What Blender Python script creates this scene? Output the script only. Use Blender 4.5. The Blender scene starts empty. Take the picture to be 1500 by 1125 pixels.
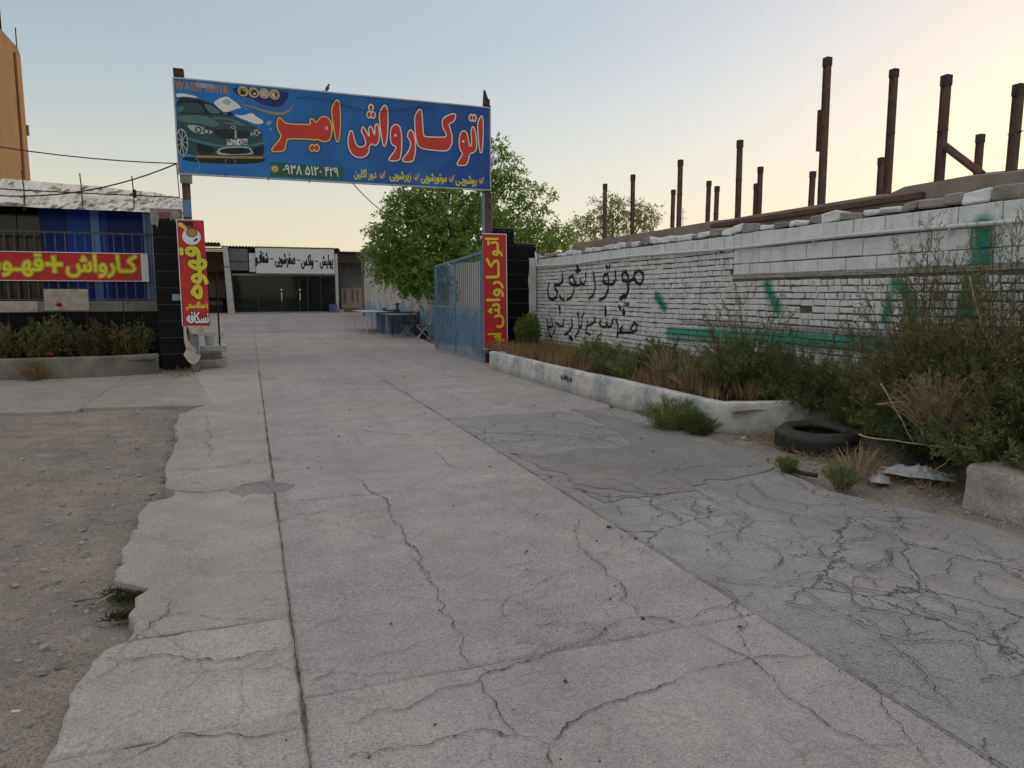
import bpy, bmesh, math, random, unicodedata
import numpy as np
from mathutils import Vector, Matrix, noise
from mathutils.geometry import tessellate_polygon

# ------------------------------------------------------------------ camera, sky, sun, exposure
sc = bpy.context.scene
COL = sc.collection
FPX, HCAM = 1040.0, 1.5
PIT, YAW = math.atan(130 / FPX), math.radians(20.17)
cam = bpy.data.objects.new('camera', bpy.data.cameras.new('camera'))
COL.objects.link(cam); sc.camera = cam
cam.location = (0, 0, HCAM)
cam.rotation_euler = (math.pi / 2 - PIT, 0, -YAW)
cam.data.sensor_width = 36; cam.data.lens = FPX / 1500 * 36
cam.data.clip_start = .05; cam.data.clip_end = 3000

SUN_AZ, SUN_EL = math.radians(68), math.radians(4.0)     # azimuth from +Y towards +X
world = bpy.data.worlds.new('World'); sc.world = world; world.use_nodes = True
wt = world.node_tree; bg = wt.nodes['Background']
sky = wt.nodes.new('ShaderNodeTexSky'); sky.sky_type = 'NISHITA'; sky.sun_disc = False
sky.sun_elevation = SUN_EL; sky.sun_rotation = SUN_AZ
sky.air_density = 1.0; sky.dust_density = 2.2; sky.ozone_density = 1.0; sky.altitude = 900
gam = wt.nodes.new('ShaderNodeGamma'); gam.inputs[1].default_value = .45
hsv = wt.nodes.new('ShaderNodeHueSaturation'); hsv.inputs['Saturation'].default_value = 1.35
wt.links.new(sky.outputs[0], gam.inputs[0]); wt.links.new(gam.outputs[0], hsv.inputs['Color'])
# evening dust: a pale veil that thickens towards the horizon all the way round
tc = wt.nodes.new('ShaderNodeTexCoord'); sx = wt.nodes.new('ShaderNodeSeparateXYZ'); wt.links.new(tc.outputs['Generated'], sx.inputs[0])
rp = wt.nodes.new('ShaderNodeMapRange'); rp.interpolation_type = 'SMOOTHSTEP'; wt.links.new(sx.outputs[2], rp.inputs[0])
for i, v in enumerate((-.03, .32, .6, .0)): rp.inputs[i + 1].default_value = v
vm = wt.nodes.new('ShaderNodeMix'); vm.data_type = 'RGBA'; wt.links.new(rp.outputs[0], vm.inputs[0]); tn = wt.nodes.new('ShaderNodeMix'); tn.data_type = 'RGBA'; tn.blend_type = 'MULTIPLY'; tn.inputs[0].default_value = 1; tn.inputs[7].default_value = (1.025, .985, 1.005, 1); wt.links.new(hsv.outputs[0], tn.inputs[6]); wt.links.new(tn.outputs[2], vm.inputs[6]); vm.inputs[7].default_value = (1.9, 1.65, 1.2, 1)
# overhead the haze stays as bright as it is at the top of the view
hp = wt.nodes.new('ShaderNodeMapRange'); hp.interpolation_type = 'SMOOTHSTEP'; wt.links.new(sx.outputs[2], hp.inputs[0])
for i, v in enumerate((.3, .7, .0, .9)): hp.inputs[i + 1].default_value = v
hm = wt.nodes.new('ShaderNodeMix'); hm.data_type = 'RGBA'; wt.links.new(hp.outputs[0], hm.inputs[0]); wt.links.new(vm.outputs[2], hm.inputs[6]); hm.inputs[7].default_value = (1.45, 1.41, 1.40, 1)
wt.links.new(hm.outputs[2], bg.inputs[0])
bg.inputs[1].default_value = .1

sl = bpy.data.lights.new('sun', 'SUN'); sl.energy = .2; sl.angle = math.radians(3); sl.color = (1, .66, .38)
so = bpy.data.objects.new('sun', sl); COL.objects.link(so)
so.rotation_euler = (math.pi / 2 - SUN_EL, 0, math.pi - SUN_AZ)
so.location = (60, 10, 12)

sc.view_settings.view_transform = 'Standard'; sc.view_settings.look = 'None'
sc.view_settings.gamma = 1; sc.view_settings.exposure = 2.26; sc.view_settings.use_curve_mapping = False

# ------------------------------------------------------------------ measuring: photograph pixel -> point on a real plane
_cy, _sy, _cp, _sp = math.cos(YAW), math.sin(YAW), math.cos(PIT), math.sin(PIT)
_R = np.array([_cy, -_sy, 0]); _D = np.array([_sy * _cp, _cy * _cp, -_sp]); _U = np.cross(_R, _D); _C = np.array([0, 0, HCAM])
def _ray(px, py): return _R * (px - 750) / FPX + _U * (562.5 - py) / FPX + _D
def G(px, py, z=0.):
    r = _ray(px, py); return _C + r * ((z - HCAM) / r[2])
def PX(px, py, X):
    r = _ray(px, py); return _C + r * (X / r[0])
def PY(px, py, Y):
    r = _ray(px, py); return _C + r * (Y / r[1])
rnd = random.Random(7)
U = rnd.uniform

# ------------------------------------------------------------------ materials
MATS = {}
def srgb(r, g, b):
    f = lambda c: (c / 255 / 12.92) if c / 255 <= .04045 else ((c / 255 + .055) / 1.055) ** 2.4
    return (f(r), f(g), f(b), 1)
def L4(c): return tuple(c) + (1,) if len(c) == 3 else tuple(c)
class NT:
    def __init__(s, name):
        s.m = bpy.data.materials.new(name); s.m.use_nodes = True; s.t = s.m.node_tree; s.b = s.t.nodes['Principled BSDF']
        s.geo = s.n('ShaderNodeNewGeometry')
    def n(s, ty, **k):
        o = s.t.nodes.new(ty)
        for a, v in k.items(): setattr(o, a, v)
        return o
    def l(s, a, b): s.t.links.new(a, b)
    def set(s, sock, v):
        if hasattr(v, 'is_linked') or isinstance(v, bpy.types.NodeSocket): s.l(v, sock)
        else: sock.default_value = v
    def pos(s, scale=(1, 1, 1)):
        m = s.n('ShaderNodeMapping'); s.l(s.geo.outputs['Position'], m.inputs[0]); m.inputs['Scale'].default_value = scale
        return m.outputs[0]
    def noise(s, scale, detail=4, rough=.55, vec=None, dist=0):
        o = s.n('ShaderNodeTexNoise'); o.inputs['Scale'].default_value = scale; o.inputs['Detail'].default_value = detail
        o.inputs['Roughness'].default_value = rough; o.inputs['Distortion'].default_value = dist
        s.l(vec if vec is not None else s.geo.outputs['Position'], o.inputs['Vector']); return o.outputs['Fac']
    def vor(s, scale, feature='F1', vec=None, out='Distance'):
        o = s.n('ShaderNodeTexVoronoi', feature=feature); o.inputs['Scale'].default_value = scale
        s.l(vec if vec is not None else s.geo.outputs['Position'], o.inputs['Vector']); return o.outputs[out]
    def rng(s, f, a, b, c=0., d=1., smooth=False):
        o = s.n('ShaderNodeMapRange'); o.interpolation_type = 'SMOOTHSTEP' if smooth else 'LINEAR'
        s.l(f, o.inputs[0])
        for i, v in enumerate((a, b, c, d)): o.inputs[i + 1].default_value = v
        return o.outputs[0]
    def math(s, op, a, b=0.):
        o = s.n('ShaderNodeMath', operation=op); s.set(o.inputs[0], a); s.set(o.inputs[1], b); return o.outputs[0]
    def mix(s, f, a, b, mode='MIX'):
        o = s.n('ShaderNodeMix', data_type='RGBA', blend_type=mode); s.set(o.inputs[0], f)
        s.set(o.inputs[6], L4(a) if isinstance(a, (tuple, list)) else a); s.set(o.inputs[7], L4(b) if isinstance(b, (tuple, list)) else b)
        return o.outputs[2]
    def sepz(s):
        o = s.n('ShaderNodeSeparateXYZ'); s.l(s.geo.outputs['Position'], o.inputs[0]); return o.outputs
    def bump(s, h, strength=.3, dist=.01):
        o = s.n('ShaderNodeBump'); o.inputs['Strength'].default_value = strength; o.inputs['Distance'].default_value = dist
        s.l(h, o.inputs['Height']); s.l(o.outputs[0], s.b.inputs['Normal'])
    def fin(s, col, rough=.8, metal=0, spec=.3):
        s.set(s.b.inputs['Base Color'], L4(col) if isinstance(col, (tuple, list)) else col)
        s.set(s.b.inputs['Roughness'], rough); s.b.inputs['Metallic'].default_value = metal
        s.b.inputs['Specular IOR Level'].default_value = spec; return s.m
def mat(name, c1, c2=None, rough=.8, scale=5., bump=.15, bscale=60., metal=0, spec=.3, rvar=.12, lo=.35, hi=.65):
    """two tones mottled by noise, fine grain in the relief, a little difference from object to object"""
    if name in MATS: return MATS[name]
    s = NT(name); c2 = c2 or tuple(x * .75 for x in c1[:3])
    f = s.rng(s.noise(scale, 6, .6), lo, hi)
    c = s.mix(f, c1, c2)
    oi = s.n('ShaderNodeObjectInfo'); v = s.rng(oi.outputs['Random'], 0, 1, 1 - rvar, 1 + rvar)
    c = s.mix(1.0, c, s.comb(v) if hasattr(s, 'comb') else c, 'MIX') if False else c
    h = s.n('ShaderNodeHueSaturation'); s.l(v, h.inputs['Value']); s.l(c, h.inputs['Color'])
    if bump: s.bump(s.noise(bscale, 3), bump, .01)
    MATS[name] = s.fin(h.outputs[0], rough, metal, spec); return MATS[name]
def flat(name, c, rough=.5, spec=.35):
    if name in MATS: return MATS[name]
    s = NT(name); f = s.rng(s.noise(2.5, 4), .3, .75, .9, 1.06)
    h = s.n('ShaderNodeHueSaturation'); s.l(f, h.inputs['Value']); h.inputs['Color'].default_value = L4(c)
    MATS[name] = s.fin(h.outputs[0], rough, 0, spec); return MATS[name]

def concrete_mat(name, c1, c2, crack=.0, speck=.6, wet=.0):
    s = NT(name)
    big = s.rng(s.noise(.45, 5, .6), .35, .7); mid = s.rng(s.noise(3.2, 8, .72), .38, .66)
    c = s.mix(big, c1, c2)
    c = s.mix(s.math('MULTIPLY', mid, .5), c, tuple(x * .72 for x in c2[:3]))
    st = s.rng(s.noise(1.0, 6, .65, s.pos((.22, 2.6, 1))), .48, .72); c = s.mix(s.math('MULTIPLY', st, .6), c, tuple(x * .7 for x in c1[:3]))
    tr = s.rng(s.noise(1.0, 5, .6, s.pos((1.5, .1, 1))), .46, .68); c = s.mix(s.math('MULTIPLY', tr, .3), c, tuple(x * .68 for x in c2[:3]))
    ol = s.math('MULTIPLY', s.rng(s.noise(1.15, 6, .7), .57, .68), s.rng(s.noise(.35, 2), .42, .6)); c = s.mix(s.math('MULTIPLY', ol, .5), c, tuple(x * .5 for x in c2[:3]))
    du = s.rng(s.noise(.6, 6, .7, s.pos((1, 1, 1.3))), .55, .72); c = s.mix(s.math('MULTIPLY', du, .4), c, (.52, .47, .41))
    c = s.mix(s.rng(s.noise(.22, 3), .35, .65, 0, .5), c, s.mix(1.0, c, (1.05, .96, 1.0), 'MULTIPLY'))
    msk = s.rng(s.noise(.8, 3), .35, .6, .25, 1)
    sp = s.rng(s.vor(62), .16, .34, 1, 0); c = s.mix(s.math('MULTIPLY', s.math('MULTIPLY', sp, msk), speck), c, (.05, .048, .046))
    sp2 = s.rng(s.vor(48, vec=s.pos((1.1, .93, 1))), .12, .27, 1, 0); c = s.mix(s.math('MULTIPLY', s.math('MULTIPLY', sp2, msk), speck * .55), c, (.62, .6, .56))
    pit = s.rng(s.vor(9), .03, .055, 1, 0); pitm = s.rng(s.noise(1.7, 2), .5, .56); c = s.mix(s.math('MULTIPLY', pit, pitm), c, (.03, .03, .03))
    oi = s.n('ShaderNodeObjectInfo'); v = s.math('MULTIPLY', s.rng(oi.outputs['Random'], 0, 1, .95, 1.05), s.math('MULTIPLY', s.rng(s.noise(115, 3, .8), .34, .66, .70, 1.27), s.rng(s.noise(38, 3, .7), .3, .7, .88, 1.1)))
    h = s.n('ShaderNodeHueSaturation'); s.l(v, h.inputs['Value']); s.l(c, h.inputs['Color']); c = h.outputs[0]
    hgt = s.math('ADD', s.math('MULTIPLY', s.noise(140, 3), .5), s.math('MULTIPLY', s.noise(22, 4), .7))
    if crack:
        dv = s.n('ShaderNodeVectorMath', operation='ADD'); s.l(s.geo.outputs['Position'], dv.inputs[0])
        nz = s.n('ShaderNodeTexNoise'); nz.inputs['Scale'].default_value = 4.5; nz.inputs['Detail'].default_value = 6; nz.inputs['Roughness'].default_value = .7; s.l(s.geo.outputs['Position'], nz.inputs['Vector'])
        sc_ = s.n('ShaderNodeVectorMath', operation='SCALE'); s.l(nz.outputs['Color'], sc_.inputs[0]); sc_.inputs[3].default_value = .22; s.l(sc_.outputs[0], dv.inputs[1])
        e = s.vor(1.0, 'DISTANCE_TO_EDGE', dv.outputs[0]); e2 = s.vor(2.9, 'DISTANCE_TO_EDGE', dv.outputs[0])
        m1 = s.rng(s.noise(.6, 2), .40, .5); k = s.math('MULTIPLY', s.rng(e, .0015, .008, 1, 0), m1)
        m2 = s.rng(s.noise(.9, 2, vec=s.pos((1.3, 1.2, 1))), .46, .56); k2 = s.math('MULTIPLY', s.rng(e2, .002, .014, 1, 0), m2)
        kk = s.math('MULTIPLY', s.math('MAXIMUM', k, k2), crack)
        c = s.mix(kk, c, (.07, .066, .062)); hgt = s.math('SUBTRACT', hgt, s.math('MULTIPLY', kk, 1.2))
    s.bump(hgt, .35, .006)
    MATS[name] = s.fin(c, .88, 0, .25); return MATS[name]

M_conc = concrete_mat('concrete_drive', (.48, .455, .432), (.365, .346, .33), .25, .55)
M_concL = concrete_mat('concrete_edge', (.50, .472, .44), (.40, .378, .352), .3, .45)
M_concR = concrete_mat('concrete_worn', (.42, .408, .395), (.31, .302, .294), .95, .6)
M_yard = concrete_mat('concrete_yard', (.43, .41, .39), (.30, .287, .274), .5, .3)
M_patch = concrete_mat('asphalt_worn', (.35, .335, .32), (.27, .259, .25), .5, .6)
M_walk = concrete_mat('concrete_walk', (.42, .395, .36), (.33, .31, .285), .3, .3)
M_crack = mat('crack_dirt', (.15, .135, .12), (.07, .064, .058), .95, 20)
def dirt_mat():
    s = NT('dirt')
    c = s.mix(s.rng(s.noise(.7, 6, .65), .35, .65), (.34, .295, .248), (.235, .212, .188))
    c = s.mix(s.rng(s.noise(5, 6, .7), .45, .7, 0, .75), c, (.42, .36, .30))
    c = s.mix(s.rng(s.noise(34, 4, .7), .52, .68, 0, .7), c, (.15, .13, .11))
    c = s.mix(s.rng(s.noise(1.6, 4), .56, .68, 0, .35), c, (.22, .225, .17))
    p = s.rng(s.vor(55), .1, .25, 1, 0); c = s.mix(s.math('MULTIPLY', p, .5), c, (.48, .45, .41))
    p = s.rng(s.vor(38, vec=s.pos((1.2, .9, 1))), .08, .2, 1, 0); c = s.mix(s.math('MULTIPLY', p, .6), c, (.09, .08, .07))
    h = s.n('ShaderNodeHueSaturation'); s.l(s.math('MULTIPLY', s.rng(s.noise(90, 3, .8), .34, .66, .62, 1.34), s.rng(s.noise(2.4, 5, .7), .35, .65, .85, 1.12)), h.inputs['Value']); s.l(c, h.inputs['Color']); c = h.outputs[0]
    s.bump(s.math('ADD', s.noise(9, 8, .7), s.math('MULTIPLY', s.noise(60, 4, .7), .6)), .7, .03)
    return s.fin(c, .95, 0, .15)
M_dirt = dirt_mat()

def painted_brick_mat(name, c1, c2, grime):
    s = NT(name)
    c = s.mix(s.rng(s.noise(6, 5, .6), .35, .68), c1, c2)
    c = s.mix(s.rng(s.noise(2.2, 6, .7), .56, .74, 0, .55), c, grime)
    c = s.mix(s.rng(s.noise(30, 4, .7), .6, .74, 0, .6), c, (.22, .19, .165))
    dr = s.rng(s.noise(1.0, 5, .7, s.pos((1, 9, .9))), .54, .68); c = s.mix(s.math('MULTIPLY', dr, .45), c, (.34, .31, .28))
    pe = s.rng(s.noise(11, 7, .75), .60, .66); c = s.mix(s.math('MULTIPLY', pe, .55), c, (.40, .33, .275))
    z = s.sepz()[2]; dz = s.math('ADD', z, s.math('MULTIPLY', s.noise(3, 4), -.5)); c = s.mix(s.rng(dz, .02, .4, .75, 0), c, (.30, .235, .195))
    oi = s.n('ShaderNodeNewGeometry'); v = s.rng(oi.outputs['Random Per Island'], 0, 1, .86, 1.06)
    h = s.n('ShaderNodeHueSaturation'); s.l(v, h.inputs['Value']); s.l(c, h.inputs['Color'])
    at = s.n('ShaderNodeAttribute'); at.attribute_name = 'paint'
    wear = s.rng(s.noise(55, 4, .7), .3, .46, .7, 1)
    c = s.mix(s.math('MULTIPLY', at.outputs['Alpha'], wear), h.outputs[0], at.outputs['Color'])
    s.bump(s.math('ADD', s.noise(40, 5, .7), s.math('MULTIPLY', s.noise(12, 3), .8)), .55, .008)
    return s.fin(c, .9, 0, .2)
M_brick = painted_brick_mat('whitewashed_brick', (.80, .80, .80), (.64, .635, .63), (.46, .42, .385))
M_block = painted_brick_mat('whitewashed_block', (.80, .815, .83), (.68, .69, .70), (.50, .485, .47))
M_blockp = mat('whitewash_plain', (.60, .585, .565), (.44, .42, .395), .9, 3, .5, 25)
M_mortar = mat('grey_mortar', (.16, .145, .13), (.07, .065, .06), .95, 8, .5, 30)
M_mortarL = mat('pale_mortar', (.40, .36, .32), (.25, .225, .20), .95, 5, .6, 25)
M_parapet = mat('mud_render', (.33, .27, .225), (.24, .20, .17), .95, 3, .4, 30)
M_rust = mat('rusty_steel', (.17, .088, .06), (.085, .055, .046), .75, 9, .2, 50, .1)
M_rustd = mat('dark_rusty_steel', (.085, .055, .046), (.045, .034, .03), .75, 9, .2, 50, .1)
M_bluesteel = mat('blue_painted_steel', (.16, .27, .42), (.12, .2, .31), .5, 5, .1, 60)
M_gate = mat('gate_blue_paint', (0.170, 0.306, 0.442), (0.111, 0.204, 0.323), .45, 6, .1, 60)
M_tile = mat('black_glazed_tile', (.008, .0085, .011), (.006, .006, .008), .3, 3, .02, 20, 0, .12)
M_grout = mat('white_grout', (.35, .34, .33), (.2, .2, .2), .9, 30)
M_black = mat('black_metal', (.02, .02, .02), (.035, .03, .028), .5, 8)
M_greybar = mat('grey_bar_paint', (.10, .095, .09), (.06, .055, .05), .5, 8)
M_white = mat('white_paint', (.62, .61, .59), (.48, .47, .45), .6, 4)
M_whitem = mat('white_metal', (.7, .7, .7), (.6, .6, .6), .4, 4, .05)
M_rubber = mat('tyre_rubber', (0.031, 0.029, 0.028), (0.063, 0.059, 0.053), .75, 7, .3, 60, 0, .3)
M_ledge = mat('grey_stone_ledge', (.24, .22, .19), (.15, .14, .12), .8, 5, .3, 40)
M_travert = mat('travertine', (.48, .42, .35), (.3, .26, .21), .8, 7, .3, 30)
M_planter = mat('planter_concrete', (.21, .195, .155), (.13, .125, .10), .95, 3, .6, 30)
M_soil = mat('bed_soil', (.14, .105, .08), (.075, .06, .048), .98, 5, .8, 20)
M_ochre = mat('ochre_render', (0.324, 0.201, 0.101), (0.272, 0.168, 0.085), .9, 1.5, .25, 15)
M_brownbrick = mat('brown_brick', (0.224, 0.154, 0.119), (0.126, 0.098, 0.077), .9, 2, .4, 20)
M_bgrey = mat('blue_grey_render', (0.224, 0.231, 0.238), (0.154, 0.161, 0.168), .9, 1.2, .2, 10)
M_beige = mat('beige_render', (0.392, 0.308, 0.259), (0.294, 0.238, 0.203), .9, 1.2, .2, 10)
M_roof = mat('rusty_corrugated', (.13, .075, .055), (.07, .05, .04), .8, 2, .1, 20)
M_bark = mat('bark', (.13, .10, .08), (.07, .055, .045), .95, 12, .6, 30)
M_stem = mat('brown_stem', (.16, .12, .08), (.10, .075, .05), .95, 9, 0)
M_drystem = mat('dry_pale_stem', (0.525, 0.413, 0.288), (0.350, 0.263, 0.181), .95, 9, 0)
M_pink = mat('pink_petal', (.60, .10, .16), (.42, .05, .09), .7, 30, 0)
M_paper = mat('creased_paper', (.58, .50, .42), (.45, .37, .30), .8, 8, .4, 20)
M_bag = mat('crumpled_plastic', (.48, .48, .48), (.33, .33, .34), .4, 14, .2, 30)
M_redseat = mat('red_vinyl', (.30, .05, .06), (.22, .035, .045), .5, 8)
M_cloth = mat('dark_cloth', (.02, .02, .024), (.03, .03, .033), .9, 10)
M_bluebin = mat('blue_plastic', (.10, .15, .27), (.08, .12, .2), .5, 4)
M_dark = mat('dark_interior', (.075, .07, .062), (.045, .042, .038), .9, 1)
M_stone = mat('pale_stone', (.42, .39, .35), (.28, .26, .23), .9, 12, .3, 60)
M_pvc = mat('white_pvc_pipe', (.66, .66, .67), (.58, .58, .58), .45, 3, .05)

def leaf_mat(name, c1, c2, c3=None, tr=.35):
    s = NT(name)
    c = s.mix(s.rng(s.noise(1.3, 4), .40, .60), c1, c2)
    c = s.mix(s.rng(s.geo.outputs['Random Per Island'], .5, 1, 0, .8), c, c3 or tuple(x * .6 for x in c1[:3]))
    s.fin(c, .6, 0, .25)
    t = s.n('ShaderNodeBsdfTranslucent'); s.l(c, t.inputs[0]); mx = s.n('ShaderNodeMixShader'); mx.inputs[0].default_value = tr
    s.l(s.b.outputs[0], mx.inputs[1]); s.l(t.outputs[0], mx.inputs[2]); s.l(mx.outputs[0], s.t.nodes['Material Output'].inputs[0])
    return s.m
M_leaf = leaf_mat("ash_leaf", (0.167, 0.288, 0.057), (0.288, 0.399, 0.079), (0.089, 0.167, 0.041), .4)
M_leaf2 = leaf_mat('olive_leaf', (0.249, 0.287, 0.088), (0.349, 0.373, 0.124), (0.124, 0.149, 0.050))
M_tam = leaf_mat('dark_weed_leaf', (0.140, 0.182, 0.080), (0.239, 0.252, 0.100), (0.080, 0.107, 0.051), .25)
M_tam2 = leaf_mat('olive_weed_leaf', (0.182, 0.198, 0.080), (0.241, 0.220, 0.102), (0.102, 0.118, 0.052), .25)
M_weed = leaf_mat('light_weed_leaf', (0.204, 0.264, 0.085), (0.289, 0.315, 0.119), (0.119, 0.162, 0.051))
M_straw = leaf_mat('straw', (0.400, 0.275, 0.150), (0.275, 0.181, 0.100), (0.163, 0.106, 0.062), .2)
M_tumble = leaf_mat('dry_tumbleweed', (0.325, 0.237, 0.169), (0.225, 0.163, 0.112), (0.150, 0.106, 0.075), .2)
M_con = leaf_mat('conifer', (0.130, 0.195, 0.065), (0.234, 0.285, 0.091), (0.077, 0.116, 0.041), .2)
M_rose = leaf_mat('rose_leaf', (0.187, 0.196, 0.085), (0.272, 0.238, 0.119), (0.085, 0.102, 0.043), .3)

def glass_mat(name, col, rough=.04, alpha=.35):
    s = NT(name); s.fin(col, rough, 0, .45)
    t = s.n('ShaderNodeBsdfTransparent'); t.inputs[0].default_value = (.75, .78, .8, 1); mx = s.n('ShaderNodeMixShader'); mx.inputs[0].default_value = alpha
    s.l(s.b.outputs[0], mx.inputs[1]); s.l(t.outputs[0], mx.inputs[2]); s.l(mx.outputs[0], s.t.nodes['Material Output'].inputs[0]); return s.m
M_glass = glass_mat('shop_glass', (.03, .034, .034), .04, .5)
M_gblack = glass_mat('black_window', (.006, .006, .007), .1, .15)
M_gblue = mat('deep_blue_film', (0.010, 0.039, 0.260), (0.008, 0.026, 0.182), .2, 1.2, .03, 6, 0, .12)
M_gblue2 = mat('bright_blue_film', (0.018, 0.083, 0.540), (0.015, 0.068, 0.450), .2, 1.2, .03, 6, 0, .12)
M_ghighlight = mat('blue_film_highlight', (0.203, 0.406, 0.870), (0.145, 0.290, 0.725), .2, 1.2, .03, 6, 0, .12)  # pane with the sky's pale reflection painted into the blue film colour
def foil_mat():
    s = NT('silver_foil'); s.bump(s.noise(14, 4, .6, dist=1.5), .35, .03)
    c = s.mix(s.rng(s.noise(3, 4), .4, .65), (.78, .74, .67), (.60, .56, .50))
    return s.fin(c, s.rng(s.noise(6, 4), .3, .7, .18, .36), .92, .5)
M_foil = foil_mat()
def banner_mat():
    s = NT('blue_banner_print'); x = s.sepz()[0]
    c = s.mix(s.rng(x, -1.2, 5.1), (.018, .19, .52), (.018, .068, .30))
    c = s.mix(s.rng(s.noise(1.3, 4), .5, .75, 0, .5), c, (.024, .26, .62))
    return s.fin(c, .45, 0, .35)
M_banner = banner_mat()
M_red = flat('red_banner_print', (0.575, 0.034, 0.032)); M_redl = flat('red_letters', (0.644, 0.052, 0.034)); M_yel = flat('yellow_letters', (0.782, 0.667, 0.046))
M_yelo = flat('pale_yellow_outline', (.75, .60, .20)); M_wht = flat('white_print', (.82, .81, .80)); M_blk = flat('black_print', (.012, .012, .014))
M_org = flat('orange_print', (.58, .20, .05)); M_grn = flat('green_print', (.03, .12, .075)); M_navy = flat('navy_print', (.022, .028, .14))
M_signw = flat('white_sign_sheet', (0.690, 0.701, 0.690), .4)
M_car = flat('car_print_teal', (.035, .075, .085)); M_car2 = flat('car_print_light', (.10, .19, .20)); M_car3 = flat('car_print_dark', (.010, .017, .018))
M_car4 = flat('car_print_silver', (.42, .48, .48)); M_gold = flat('gold_print', (.42, .27, .08)); M_sky = flat('pale_blue_print', (.25, .42, .58))

# ------------------------------------------------------------------ building helpers
def link(name, me, m=None, parent=None, smooth=False):
    o = bpy.data.objects.new(name, me); COL.objects.link(o)
    for x in (m if isinstance(m, (list, tuple)) else [m] if m else []): me.materials.append(x)
    if parent: o.parent = parent
    if smooth: me.shade_smooth()
    return o
def tag(o, label=None, cat=None, group=None, kind=None):
    if label: o['label'] = label
    if cat: o['category'] = cat
    if group: o['group'] = group
    if kind: o['kind'] = kind
    return o
def thing(name, label, cat, group=None, loc=(0, 0, 0), rz=0):
    o = bpy.data.objects.new(name, None); COL.objects.link(o); o.location = loc; o.rotation_euler = (0, 0, rz); o.empty_display_size = .2
    return tag(o, label, cat, group)
def copy_tree(o, parent=None):
    c = o.copy(); COL.objects.link(c); c.parent = parent
    for ch in list(o.children): copy_tree(ch, c)
    return c
class MB:
    def __init__(s): s.v = []; s.f = []; s.mi = []
    def add(s, vs, fs, mi=0):
        k = len(s.v); s.v += [tuple(map(float, p)) for p in vs]; s.f += [tuple(i + k for i in f) for f in fs]; s.mi += [mi] * len(fs); return s
    def box(s, c, d, rz=0, rx=0, ry=0, mi=0, jit=0):
        x, y, z = d[0] / 2, d[1] / 2, d[2] / 2
        M = Matrix.Translation(c) @ Matrix.Rotation(rz, 4, 'Z') @ Matrix.Rotation(rx, 4, 'X') @ Matrix.Rotation(ry, 4, 'Y')
        vs = [M @ Vector((a * x + U(-jit, jit), b * y + U(-jit, jit), e * z + U(-jit, jit))) for a in (-1, 1) for b in (-1, 1) for e in (-1, 1)]
        return s.add(vs, [(0, 1, 3, 2), (4, 6, 7, 5), (0, 4, 5, 1), (2, 3, 7, 6), (0, 2, 6, 4), (1, 5, 7, 3)], mi)
    def b2(s, a, b, **k): return s.box([(a[i] + b[i]) / 2 for i in range(3)], [abs(b[i] - a[i]) for i in range(3)], **k)
    def tube(s, pts, r, n=6, cap=True, mi=0):
        pts = [Vector(p) for p in pts]; k = len(pts); rs = r if isinstance(r, (list, tuple)) else [r] * k
        vs = []; prev = None
        for i, p in enumerate(pts):
            t = (pts[min(i + 1, k - 1)] - pts[max(i - 1, 0)]).normalized()
            a = t.orthogonal().normalized() if prev is None else (prev - t * prev.dot(t)).normalized()
            prev = a; b = t.cross(a)
            vs += [p + (a * math.cos(2 * math.pi * j / n) + b * math.sin(2 * math.pi * j / n)) * rs[i] for j in range(n)]
        fs = [(i * n + j, i * n + (j + 1) % n, (i + 1) * n + (j + 1) % n, (i + 1) * n + j) for i in range(k - 1) for j in range(n)]
        if cap: fs += [tuple(range(n - 1, -1, -1)), tuple((k - 1) * n + j for j in range(n))]
        return s.add(vs, fs, mi)
    def prism(s, poly, z0, z1, mi=0):
        n = len(poly); vs = [(p[0], p[1], z0) for p in poly] + [(p[0], p[1], z1) for p in poly]
        return s.add(vs, [tuple(range(n - 1, -1, -1)), tuple(range(n, 2 * n))] + [(i, (i + 1) % n, n + (i + 1) % n, n + i) for i in range(n)], mi)
    def lathe(s, prof, n=24, c=(0, 0, 0), mi=0):
        vs = [(c[0] + r * math.cos(2 * math.pi * j / n), c[1] + r * math.sin(2 * math.pi * j / n), c[2] + z) for r, z in prof for j in range(n)]
        return s.add(vs, [(i * n + j, i * n + (j + 1) % n, (i + 1) * n + (j + 1) % n, (i + 1) * n + j) for i in range(len(prof) - 1) for j in range(n)], mi)
    def grid(s, fn, nu, nv, mi=0):
        vs = [fn(i / nu, j / nv) for j in range(nv + 1) for i in range(nu + 1)]
        return s.add(vs, [(j * (nu + 1) + i, j * (nu + 1) + i + 1, (j + 1) * (nu + 1) + i + 1, (j + 1) * (nu + 1) + i) for j in range(nv) for i in range(nu)], mi)
    def mesh(s, name, bevel=0, fix=True):
        me = bpy.data.meshes.new(name); me.from_pydata(s.v, [], s.f)
        if any(s.mi): me.polygons.foreach_set('material_index', s.mi)
        if fix or bevel:
            bm = bmesh.new(); bm.from_mesh(me); bmesh.ops.recalc_face_normals(bm, faces=bm.faces)
            if bevel:
                es = [e for e in bm.edges if e.is_manifold and e.calc_face_angle(0) > .6]
                bmesh.ops.bevel(bm, geom=es, offset=bevel, segments=1, affect='EDGES', clamp_overlap=True)
            bm.to_mesh(me); bm.free()
        me.update(); return me
    def build(s, name, m, parent=None, bevel=0, smooth=False, fix=True): return link(name, s.mesh(name, bevel, fix), m, parent, smooth)
def box(name, a, b, m, parent=None, bevel=0): return MB().b2(a, b).build(name, m, parent, bevel)
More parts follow.
